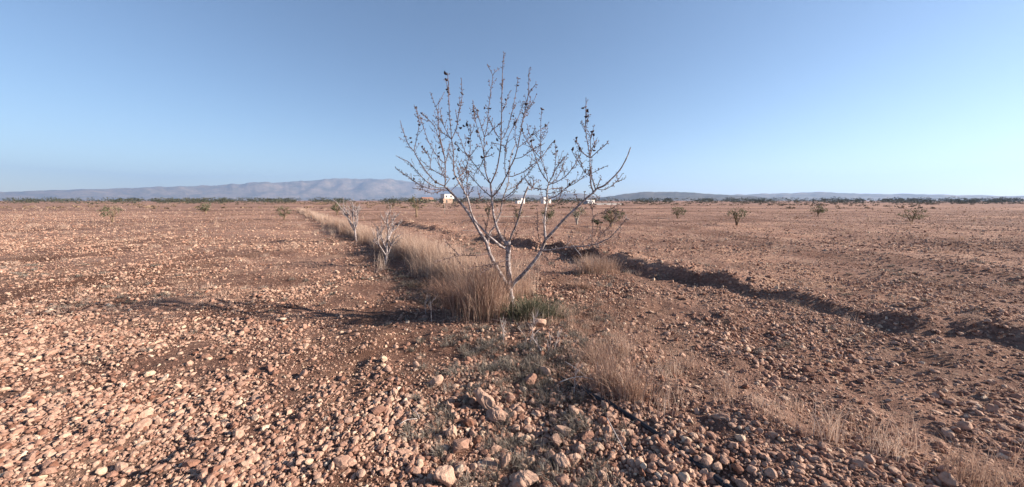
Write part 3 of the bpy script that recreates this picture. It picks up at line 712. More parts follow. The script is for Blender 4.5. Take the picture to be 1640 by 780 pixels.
# ------------------------------------------------------------------ the almond tree
TX, TY, TZ = ground(820, 501)
CURVES = [ # id, parent, width px at start, at end, depth step, points in the photograph
 ('T', None, 10.5, 8.0, 0.0, [(821, 506), (820.5, 495), (819, 480), (817, 462), (815, 440), (813.5, 420), (814, 402), (814.5, 387)]),
 ('RL', 'T', 7.6, 1.4, -0.45, [(817, 461), (826, 450), (838, 439), (851, 424), (861, 411), (868, 398), (874, 384), (886, 371), (905, 350), (925, 331), (941, 316), (951, 308), (956, 302), (968, 297), (979, 287), (988, 278), (995, 269), (1004, 252), (1010, 236)]),
 ('LS', 'T', 8.2, 3.8, 0.40, [(818, 472), (809, 452), (798, 433), (790, 418), (784, 405), (781, 394), (777, 385), (768, 371), (758, 354), (748, 338), (736, 323), (723, 309), (712, 298)]),
 ('TL', 'T', 4.6, 2.0, -0.30, [(813, 400), (802, 394), (795, 388), (788, 382), (781, 376), (771, 365), (760, 352), (754, 338), (750, 321), (746, 311), (738, 297), (731, 285), (727, 278)]),
 ('TC', 'T', 5.2, 3.2, 0.05, [(813, 394), (803, 380), (796, 365), (791, 347), (789, 332), (788, 316), (786.5, 304), (785.5, 294)]),
 ('TR', 'T', 3.6, 3.0, -0.25, [(815, 390), (820, 375), (826, 362), (831, 347), (834, 334), (838, 320), (842, 308), (846, 299)]),
 ('RV', 'RL', 4.4, 2.4, 0.35, [(874, 385), (872.5, 370), (872, 355), (873.5, 340), (875.5, 325), (876, 310), (877, 302), (879, 293)]),
 ('RB', 'RL', 3.0, 1.2, -0.75, [(867, 400), (880, 400.5), (896, 398), (912, 396), (930, 395), (944, 393), (955, 391), (966, 386), (976, 381), (986, 371), (994, 362), (1004, 349)]),
 ('LR', 'LS', 3.4, 1.2, 0.35, [(781, 393), (784, 374), (793, 361), (801, 342), (803.5, 328), (806, 317), (809, 308), (813, 297), (815, 286), (815.5, 270), (818, 252), (821, 241), (826, 231)]),
 ('LU', 'LS', 2.2, 1.4, 0.3, [(779, 388), (778, 369), (780.5, 357), (783, 346), (785, 336), (787, 326), (789, 314)]),
 # right low limb's own branches
 ('r1', 'RB', 1.5, 0.9, 0.1, [(948, 393), (948.5, 375), (949.5, 360), (950, 347), (948, 335), (946, 324), (947, 316)]),
 ('r2', 'r1', 1.3, 0.9, 0.1, [(950, 346), (962, 341), (975, 336), (984, 331), (994, 325)]),
 ('r3', 'RB', 1.4, 0.9, 0.2, [(952, 392), (960, 381), (966, 372), (976, 369), (986, 370), (994, 368)]),
 ('r4', 'r3', 1.4, 0.9, 0.1, [(967, 371.5), (976, 362), (985, 351), (993, 341), (999, 334)]),
 ('p1', 'RL', 2.4, 1.6, 0.2, [(951, 308), (947, 298), (945.5, 285), (945, 268), (945, 253)]),
 ('p2', 'RL', 2.0, 1.2, -0.1, [(954, 304), (950, 291), (947, 280), (946, 268)]),
 ('p3', 'p1', 1.7, 1.1, 0.1, [(945, 253), (942, 251), (935, 246), (929, 238), (925, 230), (922, 221)]),
 ('p4', 'p1', 1.7, 0.9, 0.0, [(945, 253), (943.5, 243), (941, 228), (938.5, 212), (938, 190), (938.5, 170), (938.5, 156)]),
 ('p5', 'p1', 1.6, 1.3, -0.2, [(945.5, 253), (951, 248), (960, 240), (967, 234), (973, 229)]),
 ('p6', 'p1', 1.4, 0.9, 0.2, [(945, 251), (948, 240), (952, 230), (955, 224)]),
 ('p7', 'p1', 1.2, 0.8, -0.1, [(945, 249), (946, 235), (946, 222), (948, 212), (951, 210)]),
 ('p8', 'RL', 1.6, 1.0, -0.1, [(955, 303), (959, 293), (963, 283)]),
 ('p9', 'p1', 1.2, 0.9, 0.3, [(945, 283), (938, 277), (931, 266), (924, 256), (916, 242)]),
 ('p10', 'RL', 1.2, 0.8, 0.1, [(957, 303), (967, 304), (976, 300), (984, 294), (991, 287), (997, 278)]),
 ('p11', 'p1', 1.0, 0.7, -0.2, [(945, 279), (953, 275), (962, 270), (974, 265)]),
 ('p12', 'RL', 1.0, 0.7, -0.1, [(950, 309), (955, 313), (959, 318)]),
 ('p13', 'RL', 1.2, 0.8, 0.1, [(929, 327), (924, 317), (919, 306)]),
 ('p14', 'RL', 1.1, 0.8, 0.0, [(936, 320), (936, 312), (936, 307)]),
 ('p15', 'RL', 1.2, 0.9, 0.15, [(868, 397), (864, 384), (861, 370), (861, 350), (860, 333)]),
 # the upright in the right half
 ('v1', 'RV', 1.9, 1.1, 0.25, [(879, 293), (873, 285), (866, 274), (861, 262), (857, 250), (852, 235), (851, 224), (846, 208), (845, 200)]),
 ('v2', 'RV', 1.8, 1.0, -0.1, [(879, 293), (884, 284), (892, 268), (899, 258), (905, 250)]),
 ('v3', 'RV', 1.6, 0.9, 0.2, [(879.5, 294), (889, 289), (896, 278), (901, 266), (907, 253)]),
 ('v4', 'v2', 1.3, 0.8, 0.1, [(883, 287), (888, 271), (890, 258), (889.5, 246), (890, 232)]),
 ('v5', 'RV', 1.8, 1.0, -0.25, [(879, 295), (890, 292), (905, 283), (917, 269), (925, 256), (931, 244)]),
 ('v6', 'v5', 1.1, 0.8, 0.0, [(905, 283), (904, 276), (903, 270)]),
 ('v7', 'RV', 1.7, 1.1, 0.0, [(876, 303), (866, 303), (853, 300), (846, 292), (841, 285)]),
 ('v8', 'RV', 1.7, 1.0, -0.2, [(875, 320), (883, 317), (892, 313), (899, 307), (908, 300), (920, 294), (931, 286), (942, 278)]),
 ('v9', 'v8', 1.3, 0.9, 0.0, [(911, 298), (917, 293), (921, 288)]),
 ('v10', 'v8', 1.0, 0.8, 0.0, [(909, 299), (909, 293), (909, 288)]),
 ('v11', 'RV', 1.2, 0.8, 0.2, [(876, 305), (884, 302), (893, 301.5), (903, 301)]),
 ('v12', 'RV', 1.2, 0.8, -0.2, [(876, 311), (884, 309), (892, 307), (899, 306)]),
 ('v13', 'RV', 1.2, 0.8, 0.2, [(874, 333), (884, 330), (892, 325), (899, 318), (903, 312)]),
 ('v14', 'RV', 1.1, 0.8, 0.1, [(875, 324), (869, 316), (866, 305), (864, 295)]),
 # dead stub's twig
 ('t1', 'TR', 1.8, 1.1, 0.1, [(845, 303), (851, 303), (855, 296), (854, 289), (851, 284)]),
 ('t2', 't1', 1.2, 0.8, 0.1, [(854, 296), (860, 291), (864, 288)]),
 ('t3', 'TR', 1.1, 0.7, 0.1, [(826, 362), (824, 352), (826, 342), (826, 333)]),
 # centre limb
 ('c1', 'TC', 2.4, 1.1, 0.1, [(785.5, 295), (780, 283), (776.5, 268), (776, 252), (775, 238), (776, 219)]),
 ('c2', 'TC', 2.6, 1.0, -0.15, [(786, 294), (791, 283), (796, 270), (799, 254), (801.5, 238), (802.5, 224), (803, 200), (803.5, 180), (803.5, 160), (804, 145), (804.5, 130), (805, 112), (806, 97), (807.5, 86)]),
 ('c3', 'TC', 2.6, 1.0, -0.25, [(788, 316), (796, 307), (803, 297), (812, 279), (818, 266), (824, 254), (829, 237), (832, 222), (835, 205), (838, 190), (842, 173), (846, 152), (847, 138), (847, 125), (847.5, 110)]),
 ('c4', 'TC', 1.9, 1.0, 0.2, [(787, 315), (778, 308), (769, 299), (758, 287), (749, 275), (742, 262), (739, 256)]),
 ('c5', 'c1', 1.5, 0.9, 0.1, [(776, 219), (770, 199), (766, 188), (763, 178), (762, 172)]),
 ('c6', 'c1', 1.5, 0.9, 0.0, [(776, 219), (780, 204), (781.5, 190), (782, 178), (784, 163), (786, 145), (788, 133), (789, 121), (785, 112), (780, 104)]),
 ('c7', 'c6', 1.0, 0.8, 0.0, [(789, 121), (793, 115), (798, 111)]),
 ('c8', 'c1', 1.3, 0.9, -0.2, [(776, 219), (782, 215), (789, 208), (795, 203), (800, 198)]),
 ('c9', 'c1', 1.4, 0.9, 0.2, [(775.5, 252), (773, 236), (769, 221), (764, 203), (761, 190), (759, 175), (757, 160)]),
 ('c10', 'c1', 1.2, 0.9, -0.1, [(776, 252), (783, 250), (790, 247)]),
 ('c11', 'c1', 1.2, 0.9, -0.1, [(776, 251), (781, 243), (786, 237), (788, 234)]),
 ('c12', 'c1', 1.2, 0.9, 0.1, [(775.5, 254), (769, 266), (763, 274), (759, 281), (757, 288)]),
 ('c13', 'c2', 1.5, 0.9, 0.1, [(802.5, 225), (808, 217), (812, 208), (816, 195), (819, 184), (821, 177), (824, 160), (826, 150), (829, 130), (830, 126)]),
 ('c14', 'c2', 1.4, 0.9, 0.15, [(802, 225), (796, 216), (791, 207), (786, 196), (783, 188)]),
 ('c15', 'c2', 1.1, 0.8, -0.1, [(801.5, 231), (794, 230), (787, 229)]),
 ('c16', 'c2', 1.1, 0.8, -0.2, [(802, 230), (807, 234), (811, 238)]),
 ('c17', 'c2', 1.1, 0.8, 0.1, [(803.5, 180), (808, 172), (811, 163), (813, 156), (817, 146)]),
 ('c18', 'TC', 1.6, 0.9, 0.25, [(785.5, 295), (778, 286), (768, 273), (757, 260), (752, 252), (745, 243), (738, 224), (732, 211)]),
 ('c19', 'c3', 1.6, 0.9, 0.1, [(810, 283), (808.5, 266), (809, 244), (810.5, 232), (815, 217), (820, 207), (823, 200), (825, 190)]),
 ('c20', 'c3', 1.2, 0.9, 0.15, [(829, 237), (837, 231), (843, 226), (850, 219), (857, 214), (868, 206), (878, 198)]),
 ('c21', 'c3', 1.3, 0.9, -0.1, [(824, 254), (835, 252), (844, 246), (851, 241), (860, 236), (870, 231)]),
 ('c22', 'c3', 1.6, 1.1, 0.1, [(818, 284), (827, 280), (835, 277), (843, 272), (851, 266), (859, 259), (866, 254), (872, 246), (876, 240), (884, 229), (888, 226)]),
 ('c23', 'c22', 1.3, 0.8, 0.05, [(866, 253), (866, 240), (866, 225), (866, 207), (866.5, 190), (868, 174)]),
 ('c24', 'c22', 1.2, 0.9, 0.1, [(866, 253), (860, 247), (854, 240), (848, 232), (843, 224), (837, 211)]),
 ('c25', 'v1', 1.4, 0.9, 0.1, [(878, 289), (873, 272), (869, 259), (866, 254)]),
 ('c26', 'c3', 1.1, 0.8, -0.1, [(846, 152), (851, 144), (858, 135)]),
 ('c27', 'c3', 1.1, 0.8, 0.1, [(828, 238), (825, 220), (826, 200), (830, 188), (835, 176), (840, 162)]),
 ('c28', 'c3', 1.2, 0.8, 0.1, [(837, 193), (843, 180), (847, 168), (850, 157)]),
 ('c29', 'LR', 1.7, 0.9, -0.1, [(806, 318), (815, 312), (824, 304), (831, 295), (839, 285), (846, 277), (852, 270), (858, 262)]),
 ('c30', 'c29', 1.2, 0.8, 0.1, [(839, 285), (844, 291), (848, 297), (852, 302)]),
 ('c31', 'LR', 1.4, 0.9, 0.2, [(810, 306), (818, 302), (826, 298), (833, 291)]),
 ('c32', 'c3', 1.1, 0.8, 0.2, [(806, 291), (800, 296), (796, 303), (792, 309)]),
 ('c33', 'TC', 1.1, 0.8, -0.2, [(788, 322), (800, 323), (812, 318), (822, 310), (829, 301)]),
 ('c34', 'c29', 1.1, 0.8, 0.2, [(846, 277), (848, 268), (851, 258), (853, 248)]),
 # left stem's crown
 ('a1', 'LS', 2.4, 1.0, -0.2, [(712, 298), (699, 292), (686, 279), (677, 266), (669, 254), (663, 242), (655, 233), (649, 219), (644, 205), (641, 193)]),
 ('a2', 'a1', 1.4, 0.9, 0.1, [(663, 242), (666, 228), (669, 214), (671, 200), (670, 185), (666, 171)]),
 ('a3', 'LS', 1.9, 0.9, -0.35, [(714, 300), (704, 301), (694, 298), (680, 288), (671, 278), (663, 269), (654, 259), (644, 255), (634, 249)]),
 ('a4', 'LS', 1.8, 0.9, -0.45, [(716, 302), (702, 304), (688, 302), (674, 297), (662, 289), (652, 282), (644, 277), (634, 270)]),
 ('a5', 'LS', 1.5, 0.9, -0.2, [(719, 305), (708, 305), (698, 308), (689, 309), (678, 304), (670, 302), (662, 302)]),
 ('a6', 'LS', 2.4, 1.0, 0.1, [(713, 298), (713, 282), (713, 262), (711, 246), (707, 230), (704, 216), (702.5, 200), (701, 180), (698, 171), (694, 161), (690, 149)]),
 ('a7', 'a6', 1.1, 0.8, 0.0, [(698, 171), (705, 161), (711, 149)]),
 ('a8', 'a6', 1.6, 0.9, -0.1, [(712, 262), (702, 252), (694, 241), (686, 226), (681, 212), (676, 197), (673, 186)]),
 ('a9', 'a6', 1.5, 0.9, 0.15, [(711, 250), (705, 227), (701, 216), (698, 206), (692, 197), (682, 187), (676, 181)]),
 ('a10', 'a6', 1.3, 0.8, -0.2, [(712, 286), (706, 269), (702, 257), (700, 252)]),
 ('a11', 'TL', 2.2, 1.3, 0.1, [(729, 281), (726.5, 270), (726, 248), (725, 232), (723, 223)]),
 ('a12', 'a11', 1.4, 0.9, 0.1, [(723, 223), (722, 205), (720.5, 190), (719.5, 175), (719, 158), (718.5, 140), (717, 117)]),
 ('a13', 'a11', 1.4, 0.9, -0.1, [(723, 223), (728, 213), (732, 200), (734, 187), (737, 172), (740, 155), (739.5, 140), (739, 126)]),
 ('a14', 'a11', 1.3, 0.8, 0.2, [(723, 223), (715, 217), (709, 213), (705, 209)]),
 ('a15', 'a11', 1.3, 0.9, 0.0, [(723, 224), (717, 214), (712, 204), (709, 194), (706, 183), (705, 175)]),
 ('a16', 'a1', 1.5, 0.9, 0.3, [(724, 287), (711, 282), (698, 275), (685, 266), (677, 259), (671, 253)]),
 ('a17', 'a16', 1.2, 0.8, 0.1, [(689, 269), (689, 256), (686, 248), (680, 242), (675, 236)]),
 ('a18', 'TL', 1.7, 1.1, 0.15, [(731, 288), (738, 281), (746, 269), (750, 256), (752, 251)]),
 ('a19', 'a18', 1.2, 0.8, 0.0, [(752, 251), (753, 238), (753, 222), (753.5, 210), (754, 199)]),
 ('a20', 'a18', 1.2, 0.8, 0.1, [(751, 251), (745, 246), (738, 240), (732, 233)]),
 ('a21', 'a18', 1.2, 0.8, -0.2, [(752, 251), (757, 245), (762, 238), (766, 233)]),
 ('a22', 'a6', 1.3, 0.8, 0.2, [(713, 262), (717, 250), (719, 238), (721, 228)]),
 ('a23', 'TL', 1.3, 0.8, -0.2, [(743, 305), (739, 290), (734, 275), (731, 262)]),
 ('a24', 'TL', 1.4, 0.9, -0.3, [(747, 313), (748, 300), (748, 285), (747, 272), (749, 260)]),
 ('a25', 'LS', 1.2, 0.8, 0.2, [(721, 307), (731, 297), (740, 289), (748, 281), (755, 272)]),
 ('a26', 'LS', 1.2, 0.8, -0.3, [(736, 323), (745, 318), (752, 310), (757, 300)]),
 ('a27', 'TL', 1.2, 0.8, 0.2, [(753, 335), (760, 325), (768, 318), (775, 313)]),
 ('a28', 'a3', 1.1, 0.8, 0.1, [(680, 288), (677, 297), (673, 303)]),
 ('a29', 'LS', 1.1, 0.8, -0.3, [(740, 328), (727, 330), (718, 334)]),
 ('a30', 'LS', 1.1, 0.8, -0.2, [(757, 352), (745, 353), (737, 358), (728, 356)]),
 # low twigs on the left
 ('l1', 'LS', 2.0, 0.9, -0.5, [(784, 406), (777, 406.5), (768, 409), (758, 409), (745, 409), (732, 408), (720, 413), (706, 417), (696, 418)]),
 ('l2', 'l1', 1.3, 0.8, 0.1, [(735, 408), (728, 401), (722, 395), (715, 387)]),
 ('l3', 'T', 1.8, 0.9, -0.5, [(813, 428), (805, 426.5), (797, 423), (788, 423), (771, 426), (760, 428), (750, 431)]),
 ('l4', 'T', 1.3, 0.9, -0.55, [(814, 418), (806, 418), (799, 420), (788, 426), (778, 432), (770, 438)]),
 ('l5', 'T', 2.0, 1.0, 0.0, [(816, 388), (822, 384), (826, 378), (828, 370)]),
 ('l6', 'T', 1.8, 1.0, 0.1, [(813, 389), (809, 382), (808, 374), (810, 364)]),
 ('l7', 'l1', 1.1, 0.8, -0.1, [(728, 410), (736, 421), (743, 432)]),
]
PXM = math.hypot(TY, CAMZ - 1.2) / FPX      # metres per photo pixel at the tree
trng = np.random.default_rng(3)
paths, made = {}, {}
for cid, par, w0, w1, dz, pts in CURVES:
    Q = smooth_path(pts, 3.0)
    n = len(Q)
    s = np.concatenate([[0], np.cumsum(np.linalg.norm(np.diff(Q, axis=0), axis=1))]); s /= s[-1]
    if par is None:
        Yd = np.full(n, TY) + 0.03 * np.sin(s * 5)
    else:
        pq, pY = paths[par]['q'], paths[par]['Y']
        k = int(np.argmin(np.linalg.norm(pq - Q[0], axis=1)))
        Q[0] = pq[k]
        Yd = pY[k] + dz * s ** 0.9 + 0.035 * np.sin(s * 6 + len(cid)) * s
    Wd = (w0 + (w1 - w0) * s ** 0.8)
    if cid == 'T': Wd = Wd + 3.5 * np.exp(-s / 0.06)
    P = np.array([at(q[0], q[1], y) for q, y in zip(Q, Yd)])
    if par is not None: P[0] = paths[par]['P'][k]
    Rr = np.maximum(Wd * 0.47 * PXM, 0.0027) * (1 + trng.normal(0, 0.05, n))
    paths[cid] = dict(q=Q, Y=Yd, P=P, R=Rr, par=par, w0=w0)

tree = empty('almond_tree', (TX, TY, TZ), 'bare young almond tree with pale grey bark and many upright twigs, standing alone in front', 'tree')
BASE = np.array([TX, TY, TZ])
def spurs(mb, P, R, count, lo, hi, r0):
    """short knobbly fruiting spurs and buds along a branch"""
    n = len(P)
    for _ in range(count):
        k = trng.integers(2 if n > 4 else 1, n); T = P[min(k, n - 1)] - P[k - 1]; T = T / (np.linalg.norm(T) + 1e-9)
        a = trng.normal(size=3); a -= T * np.dot(a, T); a /= np.linalg.norm(a)
        d = a + T * trng.uniform(0.2, 1.0); d /= np.linalg.norm(d)
        L = trng.uniform(lo, hi)
        p0 = P[k]; p1 = p0 + d * (L + R[k]); pm = (p0 + p1) / 2 + trng.normal(0, 0.12 * L, 3)
        V, F = tube([p0, pm, p1], [r0, r0 * 0.9, r0 * 0.75], 4); mb.add(V - BASE, F, 0.5)
        D, FI = ICO[1]
        br = trng.uniform(0.0035, 0.0062)
        mb.add(D * np.array([br, br, br * 1.5]) + p1 - BASE, FI, 0.5)
def extra_twigs(mb, P, R, count, lo, hi):
    n = len(P)
    for _ in range(count):
        k = trng.integers(n // 4, max(n // 4 + 1, int(n * 0.8))); T = P[k] - P[k - 1]; T = T / (np.linalg.norm(T) + 1e-9)
        a = trng.normal(size=3); a -= T * np.dot(a, T); a /= np.linalg.norm(a)
        d = T * 0.7 + a * trng.uniform(0.5, 1.0) + np.array([0, 0, 0.3]); d /= np.linalg.norm(d)
        L = trng.uniform(lo, hi); q = P[k].copy(); pts = [q.copy()]
        for _ in range(6):
            d = d + trng.normal(0, 0.10, 3) + np.array([0, 0, 0.05]); d /= np.linalg.norm(d); q = q + d * L / 6; pts.append(q.copy())
        pts = np.array(pts); rr = np.linspace(0.0030, 0.0020, 7)
        V, F = tube(pts, rr, 5); mb.add(V - BASE, F, 0.5)
        spurs(mb, pts, rr, int(L / 0.03), 0.006, 0.022, 0.0024)
BOUGHS = ('RL', 'LS', 'TL', 'TC', 'TR')
for cid, par, w0, w1, dz, pts in CURVES:
    c = paths[cid]
    k = 14 if cid == 'T' else 10 if w0 > 3.2 else 6
    mb = MB()
    V, F = tube(c['P'], c['R'], k); mb.add(V - BASE, F, 0.5)
    L = float(np.linalg.norm(np.diff(c['P'], axis=0), axis=1).sum())
    if cid == 'T':
        made[cid] = mb.build('trunk', M_BARK, tree, True)
        continue
    if cid in BOUGHS:
        spurs(mb, c['P'][len(c['P']) // 2:], c['R'][len(c['P']) // 2:], int(L / 0.16), 0.006, 0.02, 0.003)
        made[cid] = mb.build('bough', M_BARK, tree, True)
        continue
    spurs(mb, c['P'], c['R'], int(L / 0.022), 0.006, 0.028, 0.0024)
    if w0 >= 1.2 and L > 0.3: extra_twigs(mb, c['P'], c['R'], 4 if w0 < 1.7 else 6, 0.05, 0.19)
    p = par
    while p not in BOUGHS and p != 'T': p = paths[p]['par']
    made[cid] = mb.build('branch', M_BARK if w0 > 2.9 else M_TWIG, made[p] if p != 'T' else tree, True)

LEAVES = [(666, 172), (675, 181.5), (682, 187), (672, 200), (659, 228), (658, 221), (676, 235), (679, 239), (684, 243), (703, 205), (704, 218), (704, 236), (703, 245), (703, 251), (663, 287), (698, 292),
 (715, 128), (717, 143), (740, 150), (734, 168), (737, 205), (743, 202), (729, 230), (734, 240), (751, 222), (750, 228), (764, 211), (776, 173), (785, 174), (765, 177), (807, 172), (810, 160), (829, 137),
 (822, 186), (824, 199), (826, 196), (836, 208), (838, 182), (796, 224), (788, 237), (772, 252), (853, 215), (855, 224), (850, 226), (934, 173), (941, 178), (939.5, 187), (941, 194), (951, 216), (949, 211),
 (952, 235), (951, 241), (923, 221), (922, 227), (917, 239), (929, 238), (891, 236), (887, 247), (892, 242), (815, 258), (821, 247), (758, 178), (842, 167), (868, 175), (874, 201), (912, 295), (888, 227), (748, 200), (730, 283), (727, 286), (713, 117), (718, 148)]
ALLQ = np.concatenate([paths[c[0]]['q'] for c in CURVES]); ALLP = np.concatenate([paths[c[0]]['P'] for c in CURVES]); ALLY = np.concatenate([paths[c[0]]['Y'] for c in CURVES])
for (px, py) in LEAVES:
    k = int(np.argmin(np.linalg.norm(ALLQ - np.array([px, py]), axis=1)))
    c0 = at(px, py, ALLY[k] + trng.uniform(-0.015, 0.015))
    D, FI = ICO[2]
    L = trng.uniform(0.018, 0.028)
    Vv = D * np.array([L, L * trng.uniform(0.45, 0.7), L * 0.42])
    Vv[:, 2] += 0.5 * Vv[:, 0] ** 2 / L - 0.25 * np.abs(Vv[:, 1])
    Vv *= 1 + 0.18 * noise(D[:, 0:1] * 3 + px, D[:, 1:2] * 3 + D[:, 2:3] * 2, 5)
    from mathutils import Euler
    R = np.array(Euler((trng.uniform(-1, 1), trng.uniform(0, 1.3), trng.uniform(0, 6.28))).to_matrix())
    mb = MB(); mb.add(Vv @ R.T + c0 - BASE, FI, 0.3)
    st = ALLP[k]; V, F = tube([st, (st + c0) / 2 + np.array([0, 0, 0.004]), c0], [0.0022] * 3, 4); mb.add(V - BASE, F, 0.3)
    mb.build('withered_leaf', M_LEAF, tree, True)

# ------------------------------------------------------------------ other bare trees of the row (only their edge reaches the photograph)
def bare_tree(x, y, h, seed, label, group=None, dirbias=(0, 0)):
    r = np.random.default_rng(seed); z0 = hz(x, y)
    t = empty('young_almond_tree', (x, y, z0), label, 'tree', group)
    tr, crown = MB(), MB()
    def grow(p, d, L, rad, lvl):
        n = 7; pts = [np.array(p)]; q = np.array(p, float)
        for _ in range(n):
            d = d + r.normal(0, 0.08, 3) + np.array([0, 0, 0.05]); d = d / np.linalg.norm(d); q = q + d * L / n; pts.append(q.copy())
        V, F = tube(pts, np.linspace(rad, rad * 0.6, n + 1), 7 if lvl < 2 else 5)
        (tr if lvl == 0 else crown).add(V, F, 0.5)
        if lvl < 3:
            for m in range((5, 5, 4)[lvl]):
                k = r.integers(3, n + 1); a = r.uniform(0, 6.28) if lvl else m * 1.256 + r.uniform(-.3, .3)
                nd = d * 0.75 + np.array([math.cos(a) + dirbias[0], math.sin(a) + dirbias[1], 0.25]) * r.uniform(0.45, 0.8)
                grow(pts[k], nd / np.linalg.norm(nd), L * r.uniform(0.55, 0.9) * (1.15 if lvl == 0 else 0.75), rad * 0.58, lvl + 1)
    grow(np.array([0, 0, -0.03]), np.array([0, 0, 1.0]), h * 0.33, 0.036 * h / 2, 0)
    tr.build('trunk', M_BARK, t, True); crown.build('crown', M_BARK, t, True)
    return t
gx0, gy0, _ = ground(617, 424)
bare_tree(gx0, gy0, 1.75, 21, 'pale bare sapling whose sunlit branches poke in at the left edge above the grass', None, (0.25, 0))
bare_tree(-5.6, 12.6, 2.3, 22, 'bare young almond tree farther along the grass strip at the far left', None)

# ------------------------------------------------------------------ bushes and small trees out in the field
def leafy(mb, c, rad, n, size, shape=(1, 1, 0.8), rs=None):
    rs = rs or rng
    k = max(6, n // 22)
    cc = rs.normal(size=(k, 3)); cc /= np.linalg.norm(cc, axis=1)[:, None]; cc *= rs.uniform(0.35, 1.0, (k, 1)) ** 0.5
    tk = rs.uniform(0, 1, k)
    kk = rs.integers(0, k, n)
    p = cc[kk] + rs.normal(0, 0.17, (n, 3))
    p = p * np.array(shape) * rad + np.array(c)
    a = rs.normal(size=(n, 3)); a /= np.linalg.norm(a, axis=1)[:, None]
    b = np.cross(a, rs.normal(size=(n, 3))); b /= np.linalg.norm(b, axis=1)[:, None]
    s = size * rs.uniform(0.6, 1.4, (n, 1))
    V = np.stack([p - a * s, p + b * s * 0.4, p + a * s, p - b * s * 0.4], 1).reshape(-1, 3)
    F = np.arange(4 * n).reshape(-1, 4)
    mb.add(V, F, np.repeat(np.clip(tk[kk] * 0.7 + rs.uniform(0, 0.35, n), 0, 1), 4))
def field_tree(px, base, top, wpx, mat, label, name='field_tree', seed=0, stems=3, n=700, vshape=0.35, crown0=0.45, cat='tree', group=None, sparse=1.0):
    x, y, z = ground(px, base); rs = np.random.default_rng(seed)
    m = math.hypot(y, CAMZ) / FPX
    H = (base - top) * m; Wd = wpx * m
    t = empty(name, (x, y, z), label, cat, group)
    tr = MB(); cr = MB()
    for s_ in range(stems):
        a = 6.28 * s_ / stems + rs.uniform(-.4, .4)
        e = np.array([math.cos(a) * Wd * vshape, math.sin(a) * Wd * vshape, H * 0.8])
        P = smooth_path([(0, 0, -0.03), e * np.array([0.25, 0.25, 0.4]) + rs.normal(0, 0.02 * H, 3), e], 0.1 * H)
        V, F = tube(P, np.linspace(0.045 * H, 0.012 * H, len(P)), 6); tr.add(V, F, 0.5)
        for q in range(5):
            k = rs.integers(len(P) // 3, len(P)); b = P[k] + np.array([rs.normal(0, .3 * Wd), rs.normal(0, .3 * Wd), rs.uniform(0.1, 0.35) * H])
            V, F = tube([P[k], (P[k] + b) / 2 + rs.normal(0, 0.03 * H, 3), b], [0.014 * H, 0.01 * H, 0.006 * H], 5); tr.add(V, F, 0.5)
    leafy(cr, (0, 0, H * (crown0 + 1) / 2), Wd * 0.5, int(n * sparse), 0.045 * max(1, y / 25), (1, 1, H * (1 - crown0) / Wd), rs)
    tr.build('trunk', M_POLE if 'bare' in label else M_BRUSH, t, True); cr.build('crown', mat, t)
    return t
field_tree(667, 348, 314, 20, M_OLIVE, 'small olive-green tree with a slender twin trunk at the far left field', 'field_tree', 31, 2, 500, 0.15, 0.42)
field_tree(876, 358, 332, 22, M_OLIVE, 'round dark olive bush straight behind the upright right branch', 'field_bush', 32, 3, 700, 0.2, 0.25, 'bush')
field_tree(830, 356, 334, 18, M_OLIVE, 'pale thin olive shrub left of the round dark bush', 'field_bush', 33, 3, 260, 0.35, 0.3, 'bush')
field_tree(924, 360, 331, 24, M_OLIVE, 'vase-shaped grey-olive bush with bare forked stems behind the low right limb', 'field_bush', 34, 4, 380, 0.38, 0.4, 'bush')
field_tree(979, 364, 336, 28, M_OLIVE, 'widest dark olive bush near the right edge of the field', 'field_bush', 35, 4, 800, 0.3, 0.25, 'bush')
field_tree(781, 347, 332, 9, M_DARKFOL, 'tiny dark bush left of the centre limb', 'field_bush', 36, 2, 300, 0.2, 0.3, 'bush')
field_tree(956, 371, 350, 18, M_DARKFOL, 'stunted dark tree with one crooked stem before the widest bush', 'field_tree', 37, 1, 260, 0.1, 0.55)
field_tree(992, 352, 338, 14, M_OLIVE, 'small olive bush cut by the right edge', 'field_bush', 38, 3, 260, 0.3, 0.2, 'bush')
# the same kind of orchard goes on past both edges of the photograph
for k, (px, b_, t_, w_) in enumerate([(540, 345, 325, 18), (455, 352, 330, 22), (330, 343, 326, 18), (180, 356, 332, 26), (1085, 350, 331, 22), (1180, 361, 333, 30), (1310, 346, 329, 22), (1460, 358, 334, 32)]):
    field_tree(px, b_, t_, w_, M_OLIVE, 'olive-green bush in the outer field beside the orchard', 'field_bush', 140 + k, 3, 450, 0.3, 0.28, 'bush', 'bushes in the outer field')

# stakes and poles
def pole(px, base, top, wpx, label, name='pole'):
    x, y, z = ground(px, base); m = math.hypot(y, CAMZ) / FPX
    H = (base - top) * m; r = max(wpx * m * 0.5, 0.008)
    P = [(0, 0, -0.05), (0.01 * H, 0, H * 0.5), (0.015 * H, 0, H)]
    V, F = tube(P, [r, r * 0.95, r * 0.8], 8); mb = MB(); mb.add(V, F)
    o = mb.build(name, M_POLE, None, True); o.location = (x, y, z); tag(o, label, 'pole')
pole(712, 343, 326, 0.7, 'thin pale stake standing in the field below the house', 'stake')
pole(957, 326, 313, 0.5, 'thin mast beside the white building at the right', 'pole')
pole(983, 327, 316, 0.5, 'thin utility pole near the right edge of the horizon', 'pole')
pole(974, 327, 319, 0.4, 'shorter utility pole left of the one near the right edge', 'pole')

